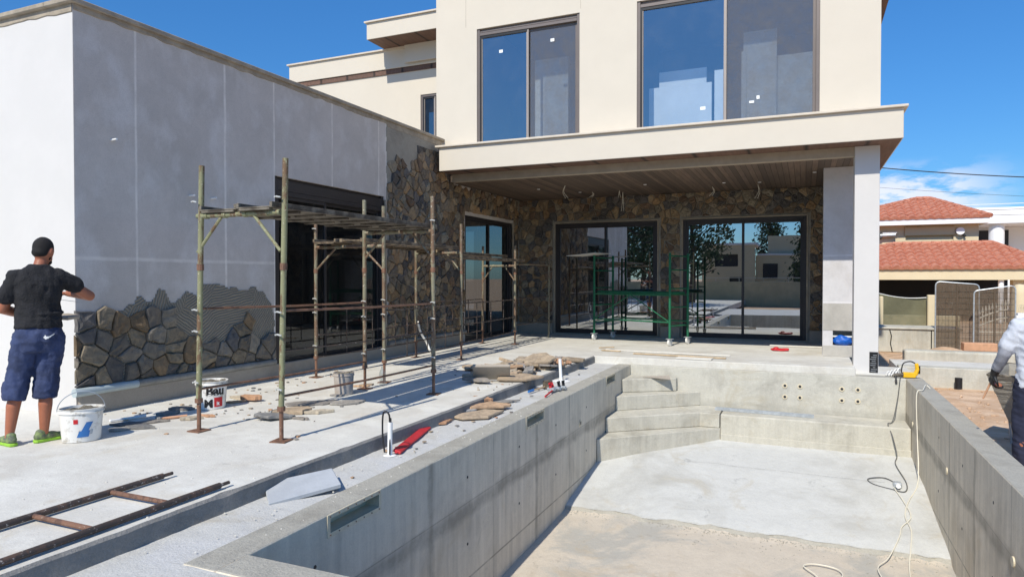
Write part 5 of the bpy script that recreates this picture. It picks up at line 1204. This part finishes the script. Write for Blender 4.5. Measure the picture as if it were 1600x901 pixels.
# yellow power tool
yt = empty('power_drill', (0,0,0), 0, 'yellow and black power tool on the far right pool corner', 'power tool')
mb = MB(); mb.obox((0,0,.07),(.26,.1,.12)); mb.tube([(.12,0,.06),(.17,0,.2),(.15,0,.34)], [.05,.045,.04], 12); mb.build('body', M['yellow'], yt, bevel=.015, seg=2)
mb = MB(); mb.tube(smooth_path([(.12,0,.34),(.02,0,.38),(-.12,0,.33),(-.16,0,.16),(-.14,0,.1)], 6), .014, 8); mb.tube([(.2,0,.1),(.2,0,.28)], .03, 10); mb.build('handle', M['black'], yt, smooth=True)
mb = MB(); mb.tube([(-.12,0,.07),(-.3,-.02,.06),(-.36,-.03,.05)], [.045,.04,.02], 12); mb.build('chuck', M['plank_steel'], yt, smooth=True)
mb = MB(); mb.tube([(-.3,-.05,.05),(-.3,-.12,-.12)], .025, 8); mb.build('strap', M['black'], yt); yt.location = (1.5,12.15,-.115); yt.rotation_euler = (0,0,R(10)); yt.scale = (.68,.68,.68)
mb = MB()
for i in range(4): mb.tube(smooth_path([(-.1+.04*i,-.05,0),(-.05+.05*i,.0,.06+.02*i),(.02+.03*i,.06,.01)], 5), .01, 6)
o_ = mb.build('cable_tangle', M['dirty_white'], None); o_.location = (1.28,12.25,-.1); tag(o_, 'tangled white rag and cord beside the yellow power tool', 'cord')
# niche bag, red thing, boards on terrace
mb = MB(); r_ = random.Random(4)
mb.ell((0,0,.09), (.17,.09,.09), 24, 16); 
mb.v = [tuple(Vector(v)*(1+.22*noise.noise(Vector(v)*13))) for v in mb.v]; o_ = mb.build('blue_bag', M['blue_plastic'], None, smooth=True); o_.location = (.64,13.80,.205); tag(o_, 'crumpled blue plastic bag in the niche of the grey pier', 'bag')
mb = MB(); mb.ell((0,0,.02), (.17,.09,.03), 24, 12); mb.ell((-.06,0,.04), (.05,.04,.035), 12, 8); mb.ell((.09,.02,.03), (.07,.03,.03), 12, 8); mb.v = [tuple(Vector(v)*(1+.3*noise.noise(Vector(v)*15))) for v in mb.v]
o_ = mb.build('red_cloth', M['red_plastic'], None, smooth=True); o_.location = (-.46,14.39,.004); tag(o_, 'crumpled red plastic bundle on the terrace by the pier', 'bundle')
p = at(1285,541,2,0); mb = MB(); mb.obox((0,0,0),(1.1,.16,.02)); 
for k,(px_,py_,L_,W_,rz_,m_,lab) in enumerate(((1040,551,2.4,.05,-3,'white_wood','long white batten lying along the terrace edge'),(1085,560,.62,.2,-4,'white_wood','short pale board on the terrace edge in front of the long battens'),(1060,556,1.7,.07,-4,'wood','tan timber batten beside the white batten on the terrace'),(948,545,.35,.05,50,'wood','short stick lying on the lit terrace'),(955,548,.4,.04,-5,'wood','thin tan lath on the lit terrace'),(1255,541,1.3,.28,-2,'white_wood','wide white board on the terrace left of the pier'))):
    p = at(px_,py_,2,.01); mb = MB(); mb.obox((0,0,.012),(L_,W_,.02)); o_ = mb.build('timber_board', M[m_], None, bevel=.003); o_.location = (p.x,p.y,.004 if k != 3 else .03); o_.rotation_euler = (0,0,R(rz_)); tag(o_, lab, 'board')
# bits on white pipe: white hose at the wall
mb = MB(); mb.tube(smooth_path([(XL+.3,10.95,.62),(XL+.28,11.1,.4),(XL+.35,11.2,.2),(XL+.42,11.2,.06),(XL+.4,11.35,.03)], 6), .022, 8); tag(mb.build('flexible_hose', M['dirty_white'], None, smooth=True), 'white flexible hose against the stone clad wall', 'hose')

# ================================================================== PEOPLE
def capsule(mb, p0, r0, p1, r1, sx=1., fr=None):
    """tapered limb segment: spheres swept between two joints"""
    p0, p1 = Vector(p0), Vector(p1); mb.tube([p0, p1], [r0, r1], 14); mb.ell(p0, (r0,)*3, 14, 10); mb.ell(p1, (r1,)*3, 14, 10)
def ellm(mb, c, r_, rz): 
    mb.ell(c, r_, 20, 14, Matrix.Rotation(rz, 4, 'Z'))
def fuse(mb, name, mat, parent, vox, it=6, fac=.5, disp=0):
    o = mb.build(name, mat, None); rm_ = o.modifiers.new('r', 'REMESH'); rm_.mode = 'VOXEL'; rm_.voxel_size = vox
    sm = o.modifiers.new('s', 'SMOOTH'); sm.factor = fac; sm.iterations = it
    dg = bpy.context.evaluated_depsgraph_get(); me = bpy.data.meshes.new_from_object(o.evaluated_get(dg)); me.name = name
    if disp:
        for v in me.vertices: v.co = v.co+v.normal*(disp*.55*(1-2*abs(noise.noise(Vector((v.co.x*11+v.co.z*9,v.co.y*11,v.co.z*15)))))+disp*.6*noise.noise(Vector((v.co.x*9,v.co.y*9,v.co.z*5)))+disp*.6*noise.noise(Vector((v.co.x*22,v.co.y*22,v.co.z*9))))
    me.materials.clear(); me.materials.append(mat); me.polygons.foreach_set('use_smooth', [True]*len(me.polygons))
    n = bpy.data.objects.new(name, me); COL.objects.link(n); COL.objects.unlink(o); bpy.data.objects.remove(o); n.parent = parent; return n
def hand(mb, wrist, d, palm_n, scale=1., curl=.9, thumb=1):
    """palm, four bent fingers of different length and a thumb leaving the side of the palm"""
    d = Vector(d).normalized(); pn = Vector(palm_n); pn = (pn-d*pn.dot(d)).normalized(); side = d.cross(pn).normalized()*thumb; w_ = Vector(wrist)
    for k in range(4):
        o = side*(.030-.021*k)*scale; capsule(mb, w_+o*.6+d*.01, .015*scale, w_+o+d*.085*scale, .0125*scale)
        L_ = (.042,.048,.044,.034)[k]*scale; p = w_+o+d*.085*scale; a = curl*.45
        for j in range(3):
            a += curl*.45; q = p+(d*math.cos(a)+pn*math.sin(a))*L_*(1,.7,.55)[j]; capsule(mb, p, .0095*scale, q, .0085*scale); p = q
    t0 = w_+side*.028*scale+d*.02; t1 = t0+(side*.75+d*.55+pn*.3).normalized()*.045*scale; t2 = t1+(d*.8+pn*.5+side*.1).normalized()*.035*scale
    capsule(mb, t0, .015*scale, t1, .012*scale); capsule(mb, t1, .011*scale, t2, .0095*scale)

# --- man in black shirt; local frame: x = to his right, y = his facing direction, z = up
man = empty('person', (0,0,0), 0, 'man in black shirt and navy three quarter trousers setting stone at the wall corner', 'person')
b = MB()
# legs
hipL, hipR = (-.095,0,.92), (.10,0,.92)
kL, kR = (-.155,.03,.50), (.055,.02,.50); aL, aR = (-.225,-.01,.085), (.035,0,.085)
capsule(b, hipL, .088, kL, .056); capsule(b, kL, .056, (-.195,-.005,.33), .057); capsule(b, (-.195,-.005,.33), .057, aL, .036)
capsule(b, hipR, .088, kR, .056); capsule(b, kR, .056, (.047,-.015,.33), .058); capsule(b, (.047,-.015,.33), .058, aR, .037)
for a_ in (aL, aR): capsule(b, (a_[0],a_[1],.07), .035, (a_[0],a_[1]+.13,.04), .03)
ellm(b, (0,0,.95), (.15,.10,.12), 0); ellm(b, (0,.01,1.10), (.14,.09,.16), 0); ellm(b, (.0,.0,1.30), (.155,.10,.17), 0); ellm(b, (0,-.005,1.40), (.15,.08,.09), 0)
capsule(b, (0,-.01,1.46), .062, (.03,.02,1.58), .056)
# head, turned right and tilted down
hc = Vector((.045,.035,1.675)); Rh = Matrix.Rotation(R(-38), 4, 'Z')@Matrix.Rotation(R(-14), 4, 'X')
def hp(x, y, z): return tuple(hc+Rh@Vector((x,y,z)))
b.ell(hc, (.077,.095,.105), 24, 18, Rh); b.ell(hp(0,.03,-.06), (.058,.07,.06), 18, 12, Rh); b.ell(hp(0,.098,-.02), (.012,.02,.022), 10, 8, Rh); b.ell(hp(0,.085,-.06), (.026,.015,.01), 10, 8, Rh)
for s_ in (-1,1): b.ell(hp(.078*s_,.0,-.01), (.018,.026,.036), 12, 8, Rh); b.ell(hp(.03*s_,.084,.012), (.016,.01,.01), 8, 6, Rh)
# arms: left (screen left) hangs with elbow out; right raised, elbow out, forearm back to the chest
shL, shR = (-.172,-.005,1.425), (.172,0,1.425)
eL = (-.265,.03,1.17); wL = (-.10,.27,1.10); capsule(b, shL, .054, eL, .047); capsule(b, eL, .046, (-.20,.13,1.14), .043); capsule(b, (-.20,.13,1.14), .043, wL, .029)
eR = (.41,.07,1.27); wR = (.24,.28,1.29); capsule(b, shR, .055, eR, .046); capsule(b, eR, .046, (.35,.15,1.28), .043); capsule(b, (.35,.15,1.28), .043, wR, .029)
hand(b, wR, (-.75,.55,.05), (0,.1,-1), 1., .8, 1); hand(b, wL, (.6,.75,.05), (0,0,1), 1., .6, -1)
fuse(b, 'body', M['skin'], man, .0085, 3, .5)
h = MB(); h.ell(hp(0,-.008,.020), (.0815,.094,.098), 24, 18, Rh); h.ell(hp(0,-.035,-.03), (.070,.066,.05), 18, 12, Rh)
hr = fuse(h, 'hair', M['hair'], man, .009, 3, .5, .002)
# beard
h = MB(); h.ell(hp(0,.05,-.088), (.050,.056,.036), 16, 10, Rh); h.ell(hp(.052,.022,-.045), (.012,.022,.04), 12, 8, Rh); h.ell(hp(-.052,.022,-.045), (.012,.022,.04), 12, 8, Rh); fuse(h, 'beard', M['hair'], man, .008, 2, .5)
s_ = MB(); s_.loft([(1.0,0,.003,.186,.143),(1.06,0,.004,.183,.138),(1.12,0,.005,.176,.13),(1.2,0,.005,.172,.122),(1.3,0,0,.188,.13),(1.38,0,-.005,.198,.128),(1.44,0,-.008,.192,.112),(1.49,0,-.01,.155,.09),(1.525,.005,-.008,.098,.076),(1.545,.008,-.005,.074,.07)], e=2.3)
capsule(s_, (-.158,-.005,1.435), .078, (-.236,.012,1.27), .070); capsule(s_, (.158,-.002,1.438), .078, (.30,.033,1.365), .068)
for k in range(3): s_.ell((0.012*k,-.006,1.03+.045*k), (.184-.003*k,.138-.003*k,.020), 28, 6, Matrix.Rotation(R(3-3*k), 4, 'Y'))
fuse(s_, 'shirt', M['shirt_black'], man, .010, 3, .5, .013)
t_ = MB(); t_.loft([(.80,-.02,-.005,.185,.125),(.88,-.015,-.012,.198,.142),(.95,-.005,-.008,.186,.138),(1.0,0,0,.172,.126),(1.05,0,.002,.150,.11)], e=2.4)
capsule(t_, (-.095,-.01,.88), .112, (-.145,.01,.62), .098); capsule(t_, (-.145,.01,.62), .098, (-.175,0,.47), .092); t_.tube([(-.172,0,.52),(-.19,-.005,.385)], [.098,.090], 20)
capsule(t_, (.095,-.01,.88), .114, (.065,.01,.62), .104); capsule(t_, (.065,.01,.62), .104, (.055,0,.47), .097); t_.tube([(.055,0,.52),(.045,-.005,.385)], [.102,.095], 20)
tr_ = fuse(t_, 'trousers', M['denim'], man, .010, 3, .5, .015)
# swoosh mark on the trousers' seat
mb = MB(); sw = [(0,0),(.012,-.018),(.035,-.012),(.075,.018),(.1,.04),(.07,.02),(.035,.006),(.018,.006),(.014,.022)]; n = len(sw)
from mathutils.bvhtree import BVHTree
dgm = BVHTree.FromPolygons([v.co for v in tr_.data.vertices], [tuple(p.vertices) for p in tr_.data.polygons])
grid = []; st = .005
for i in range(24):
    for j in range(16):
        x, z = i*st-.005, j*st-.025
        if inpoly(x, z, sw):
            f4 = []
            for (u, v) in ((x,z),(x+st,z),(x+st,z+st),(x,z+st)):
                hit = dgm.ray_cast(Vector((.035+u,-.6,.92+v)), Vector((0,1,0)))[0]; f4.append((.035+u, (hit.y if hit else -.15)-.004, .92+v))
            mb.quad(*f4)
if mb.f: mb.build('printed_mark', M['white_plastic'], None).parent = tr_
def shoe(parent, c, rz, mat, solem):
    Mz = Matrix.Translation(Vector(c))@Matrix.Rotation(rz, 4, 'Z'); q = MB()
    q.ell((0,0,0), (1,1,1), 4, 3); q.v = []; q.f = []; q.c = []; q.mi = []
    for (cc_, r_) in (((0,-.03,.05),(.042,.062,.045)),((0,.05,.045),(.045,.08,.036)),((0,.12,.035),(.045,.06,.03)),((0,-.03,.085),(.04,.045,.03))):
        q.ell(cc_, r_, 16, 10)
    q.v = [tuple(Mz@Vector(v)) for v in q.v]; o = fuse(q, 'shoe', mat, parent, .008, 3, .5)
    q = MB(); prof = [(.0,-.095),(.034,-.08),(.042,-.03),(.04,.04),(.05,.11),(.04,.165),(.0,.185),(-.04,.165),(-.05,.11),(-.04,.04),(-.042,-.03),(-.034,-.08)]; q.prism(prof, 0, .026, Mz); k = q.build('sole', solem, None, bevel=.006); k.parent = o; return o
shoe(man, (aL[0],aL[1],0), R(25), M['shoe'], M['lime']); shoe(man, (aR[0],aR[1],0), R(-62), M['shoe'], M['lime'])
fpos = at(62,690,2,0); vd = Vector((fpos.x, fpos.y, 0)).normalized()
man.location = (fpos.x, fpos.y, .002); man.rotation_euler = (0,0,math.atan2(vd.y, vd.x)-math.pi/2+R(0)); man.scale = (.95,.97,1.01)
# stone and trowel in his hand
def mloc(x, y, z):
    a = man.rotation_euler.z; return Vector((fpos.x+x*math.cos(a)-y*math.sin(a), fpos.y+x*math.sin(a)+y*math.cos(a), z*1.01))
tw = empty('trowel', (0,0,0), 0, 'steel trowel held by the man in the black shirt', 'trowel')
mb = MB(); mb.prism([(0,-.05),(.16,-.035),(.2,0),(.16,.035),(0,.05)], 0, .003); mb.build('blade', M['galv'], tw); mb = MB(); mb.tube([(-.0,0,.004),(-.05,0,.05),(-.17,0,.05)], [.007,.007,.016], 10); mb.build('handle', M['wood'], tw)
tw.location = mloc(.13,.33,1.24); tw.rotation_euler = (0,R(10),man.rotation_euler.z)
mb = MB(); mb.prism([(-.1,-.07),(.09,-.09),(.12,.05),(-.02,.1),(-.12,.04)], 0, .035); o_ = mb.build('cut_stone', M['plinth'], None, bevel=.008); o_.location = mloc(.20,.30,1.06); o_.rotation_euler = (.1,.05,.4); tag(o_, 'flat grey stone held in front of the man in the black shirt', 'stone')

# --- worker at the right edge
wk = empty('person', (0,0,0), 0, 'worker in grey shirt over long grey sleeves, standing by the wheelbarrow', 'person')
b = MB()
for s_ in (-1,1):
    hp_ = (.09*s_,0,.90); kn = (.12*s_,.02,.50); an = (.13*s_,-.03,.09)
    capsule(b, hp_, .08, kn, .055); capsule(b, kn, .057, (.125*s_,-.02,.32), .056); capsule(b, (.125*s_,-.02,.32), .056, an, .037); capsule(b, (an[0],an[1],.07), .035, (an[0],an[1]+.13,.04), .03)
ellm(b, (0,0,.97), (.145,.10,.12), 0); ellm(b, (0,.02,1.12), (.14,.09,.16), 0); ellm(b, (0,.04,1.30), (.155,.10,.17), 0); ellm(b, (0,.04,1.39), (.15,.08,.08), 0); capsule(b, (0,.04,1.46), .062, (0,.08,1.58), .056)
hc = Vector((0,.10,1.66)); Rh = Matrix.Rotation(R(-22), 4, 'X')
b.ell(hc, (.077,.095,.105), 24, 18, Rh); b.ell(hp(0,.03,-.06), (.058,.07,.06), 18, 12, Rh); b.ell(hp(0,.098,-.02), (.012,.02,.022), 10, 8, Rh); b.ell(hp(0,.085,-.06), (.026,.015,.01), 10, 8, Rh)
for s_ in (-1,1): b.ell(hp(.078*s_,0,-.01), (.012,.022,.033), 12, 8, Rh); b.ell(hp(.03*s_,.084,.012), (.016,.01,.01), 8, 6, Rh)
sL, eL, wL = (-.17,.03,1.40), (-.27,.0,1.15), (-.34,.12,.93); sR, eR, wR = (.17,.03,1.40), (.27,.05,1.15), (.28,.25,1.0)
for a_, e__, w_ in ((sL,eL,wL),(sR,eR,wR)): capsule(b, a_, .052, e__, .045); capsule(b, e__, .044, w_, .029)
hand(b, wL, (-.25,.35,-.9), (1,.2,.1), 1., 1.1, 1); hand(b, wR, (0,.6,-.7), (-1,0,0), 1., .9, -1)
fuse(b, 'body', M['skin'], wk, .0085, 3, .5)
s_ = MB(); s_.loft([(.84,0,0,.185,.14),(.92,0,0,.184,.14),(1.02,0,.005,.178,.134),(1.15,0,.02,.18,.13),(1.3,0,.035,.192,.135),(1.38,0,.04,.196,.128),(1.43,0,.04,.185,.112),(1.47,0,.04,.15,.09),(1.51,0,.045,.095,.078),(1.53,0,.05,.075,.072)], e=2.3)
capsule(s_, (-.155,.03,1.41), .078, (-.236,.015,1.22), .078); capsule(s_, (.155,.03,1.41), .078, (.236,.04,1.22), .078); fuse(s_, 'shirt', M['grey_shirt'], wk, .010, 3, .5, .016)
s_ = MB(); capsule(s_, (-.235,.015,1.26), .064, eL, .055); capsule(s_, eL, .055, (-.325,.1,.98), .042); fuse(s_, 'sleeve', M['grey_sleeve'], wk, .009, 3, .5, .008)
s_ = MB(); capsule(s_, (.235,.04,1.26), .064, eR, .055); capsule(s_, eR, .055, (.278,.22,1.03), .042); fuse(s_, 'sleeve', M['grey_sleeve'], wk, .009, 3, .5, .008)
s_ = MB(); hand(s_, wL, (-.25,.35,-.9), (1,.2,.1), 1.12, 1.1, 1); capsule(s_, wL, .036, (wL[0]+.01,wL[1]-.02,wL[2]+.04), .04); s_.v = s_.v; fuse(s_, 'glove', M['black'], wk, .0075, 2, .5)
s_ = MB(); hand(s_, wR, (0,.6,-.7), (-1,0,0), 1.12, .9, -1); capsule(s_, wR, .036, (wR[0],wR[1]-.02,wR[2]+.04), .04); fuse(s_, 'glove', M['black'], wk, .0075, 2, .5)
t_ = MB(); ellm(t_, (0,0,.94), (.18,.135,.12), 0)
for k in (-1,1): capsule(t_, (.095*k,0,.88), .105, (.12*k,.02,.55), .088); capsule(t_, (.12*k,.02,.55), .088, (.128*k,-.02,.14), .068)
fuse(t_, 'trousers', M['navy'], wk, .011, 3, .5, .015)
h = MB(); h.ell(hp(0,-.012,.016), (.086,.096,.106), 24, 18, Rh); fuse(h, 'hair', M['hair'], wk, .009, 3, .5, .002)
shoe(wk, (-.13,-.03,0), R(10), M['navy'], M['black']); shoe(wk, (.13,-.03,0), R(-10), M['navy'], M['black'])
wk.location = (2.02,7.75,-.42); wk.rotation_euler = (0,0,R(-8))
def wloc(x, y, z):
    a = R(-8); return Vector((2.02+x*math.cos(a)-y*math.sin(a), 7.75+x*math.sin(a)+y*math.cos(a), -.42+z))
pr_ = wloc(*wL)
mb = MB(); mb.tube([pr_+Vector((.0,.03,-.03)), pr_+Vector((-.07,.10,-.26))], [.012,.008], 10); tag(mb.build('jointing_tool', M['brick'], None, smooth=True), 'thin tool held in the dark glove of the right hand worker', 'tool')
# wheelbarrow tipped up on its nose
wbw = empty('wheelbarrow', (0,0,0), 0, 'mortar crusted wheelbarrow tipped up on the soil next to the worker', 'wheelbarrow')
mb = MB(); out_, inn_ = [], []
for (x, z, w_) in ((-.42,.62,.30),(.46,.66,.32),(.22,.06,.18),(-.12,.10,.18)):
    pass
top4 = [(-.42,-.3,.60),(.46,-.32,.66),(.46,.32,.66),(-.42,.3,.60)]; bot4 = [(-.06,-.17,.05),(.12,-.17,.0),(.12,.17,.0),(-.06,.17,.05)]
def lerp4(s_): return [tuple(bot4[i][k]+(top4[i][k]-bot4[i][k])*s_ for k in range(3)) for i in range(4)]
vs = []; L9 = 9
for i in range(L9): vs += lerp4(i/(L9-1))
fs = [(i*4+k,i*4+(k+1)%4,(i+1)*4+(k+1)%4,(i+1)*4+k) for i in range(L9-1) for k in range(4)]+[(3,2,1,0)]
mb._add(vs, fs); tr9 = mb.build('tray', M['wet_mortar'], None); tr9.parent = wbw; md = tr9.modifiers.new('solid', 'SOLIDIFY'); md.thickness = .02; md2 = tr9.modifiers.new('sub', 'SUBSURF'); md2.subdivision_type = 'SIMPLE'; md2.levels = md2.render_levels = 2
tx = bpy.data.textures.new('crust', 'CLOUDS'); tx.noise_scale = .06; dm = tr9.modifiers.new('crust', 'DISPLACE'); dm.texture = tx; dm.strength = .03
for y in (-.2,.2):
    mb = MB(); mb.tube([(.40,y,.62),(.36,y,.25),(.26,y,-.18)], .018, 10); o = mb.build('handle', M['wood'], None, smooth=True); o.parent = wbw
    mb = MB(); mb.tube([(.10,y,.06),(.20,y,-.24)], .016, 10); o = mb.build('leg', M['galv'], None, smooth=True); o.parent = wbw
mb = MB(); mb.tube([(-.42,-.3,.61),(.46,-.32,.67),(.46,.32,.67),(-.42,.3,.61),(-.42,-.3,.61)], .014, 8); o = mb.build('rim', M['plank_steel'], None); o.parent = wbw
mb = MB(); mb.tube([(.52,-.03,-.08),(.52,.03,-.08)], .17, 24); o = mb.build('wheel', M['black'], None, smooth=True); o.parent = wbw; k = MB(); k.tube([(.52,-.035,-.08),(.52,.035,-.08)], .09, 16); k = k.build('rim', M['galv'], None); k.parent = o
wbw.location = (2.2,8.9,-.17); wbw.rotation_euler = (0,0,R(62)); wbw.scale = (.85,.85,.95)

# ================================================================== BEHIND THE CAMERA (seen mirrored in the doors)
def tree(x, y, h, r_, seed, label, conifer=False):
    e_ = empty('tree', (x,y,-.42), 0, label, 'tree', 'trees mirrored in the terrace doors'); rr_ = random.Random(seed); mb = MB()
    mb.tube([(0,0,0),(.1,.05,h*.35),(0,.1,h*.7),(0,0,h*.92)], [h*.03,h*.022,h*.014,h*.004], 10)
    ends = []
    for i in range(14):
        a = rr_.uniform(0,6.28); z0 = h*rr_.uniform(.25,.75); q = r_*rr_.uniform(.5,.9)*(1-(z0/h)*.6 if conifer else 1); e2 = Vector((q*math.cos(a), q*math.sin(a), z0+h*rr_.uniform(.02,.15))); mb.tube([(0,.05,z0),tuple(e2*.6+Vector((0,0,z0*.4))),tuple(e2)], [h*.01,h*.006,h*.003], 6); ends.append(e2)
    t_ = mb.build('trunk', M['bark'], None); t_.parent = e_; mb = MB()
    for c in range(150):
        if conifer: zz = rr_.uniform(.12,1); rad = r_*(1.02-zz)*rr_.uniform(.5,1); a = rr_.uniform(0,6.28); cc_ = Vector((rad*math.cos(a), rad*math.sin(a), h*zz))
        else: v = Vector((rr_.gauss(0,1), rr_.gauss(0,1), rr_.gauss(0,1))).normalized()*rr_.uniform(.45,1)**.6; cc_ = Vector((v.x*r_, v.y*r_, h*.64+v.z*h*.34))
        for k in range(26):
            p = cc_+Vector((rr_.gauss(0,.3), rr_.gauss(0,.3), rr_.gauss(0,.22))); s_ = rr_.uniform(.08,.16); n_ = Vector((rr_.gauss(0,1), rr_.gauss(0,1), rr_.gauss(0,1))).normalized(); u_ = n_.orthogonal().normalized(); v_ = n_.cross(u_)
            mb.quad(p-u_*s_, p-v_*s_*.5, p+u_*s_, p+v_*s_*.5)
    c_ = mb.build('crown', M['leaf'], None); c_.parent = e_; return e_
tree(-6.2,-8,7.0,2.2,1,'broad dark tree nearest the pool, mirrored in the left part of the right door'); tree(-9.6,-10,6.5,1.9,2,'leafy tree mirrored in the left terrace door')
tree(.4,-16,7.2,1.7,3,'slim tree mirrored in the right part of the right door', True); tree(-11.8,-15,7.5,2.2,4,'far tree mirrored at the right of the left terrace door'); tree(-2.6,-24,9,1.6,5,'slender tree mirrored behind the cream villa', True)
vb = empty('cream_villa', (-2,-22,-.42), 0, 'pale cream stepped villa mirrored in the right terrace door', 'house')
mb = MB(); holed_wall(mb, 1, -20, -19.7, -7.2, -3.4, -.42, 3.9, [(-6.3,-4.6,2.3,3.2),(-5.2,-4.2,.1,1.5)]); mb.build('front_wall', M['nb_cream'], vb, weld=True)
mb = MB(); mb.box((-3.398,-21,-.42),(2.5,-20.5,3.1)); mb.box((-2.6,-21.4,3.1),(-.2,-21,4.6)); mb.box((-7.2,-26,-.42),(-7.0,-20,3.9)); mb.build('side_wall', M['nb_cream'], vb)
mb = MB(); mb.box((-7.3,-26,3.9),(-3.3,-19.6,4.05)); mb.box((-3.29,-26,3.1),(2.6,-20.4,3.25)); mb.build('roof_slab', M['nb_white'], vb)
for (x0_, x1_, z0_, z1_) in ((-2.9,-1.9,1.4,2.5),(-.8,1.8,.2,2.6)): mb = MB(); mb.box((x0_,-20.49,z0_),(x1_,-20.44,z1_)); mb.build('window', M['nb_dark'], vb)
mb = MB(); mb.box((-6.3,-20.05,2.3),(-4.6,-20.0,3.2)); mb.box((-5.2,-20.05,.1),(-4.2,-20.0,1.5)); mb.build('window', M['nb_dark'], vb)
mb = MB(); mb.box((-22,-14,-.42),(14,-13.75,1.2)); bw2 = mb.build('garden_wall', M['wall_beige'], None, bevel=.02); tag(bw2, 'long beige garden wall mirrored in the terrace doors', 'wall')
mb = MB(); mb.tube([(-22,-13.8,1.45),(14,-13.8,1.45)], .02, 6)
for i in range(25): mb.tube([(-22+1.5*i,-13.8,1.2),(-22+1.5*i,-13.8,1.45)], .02, 6)
mb.build('rail', M['white_iron'], bw2)
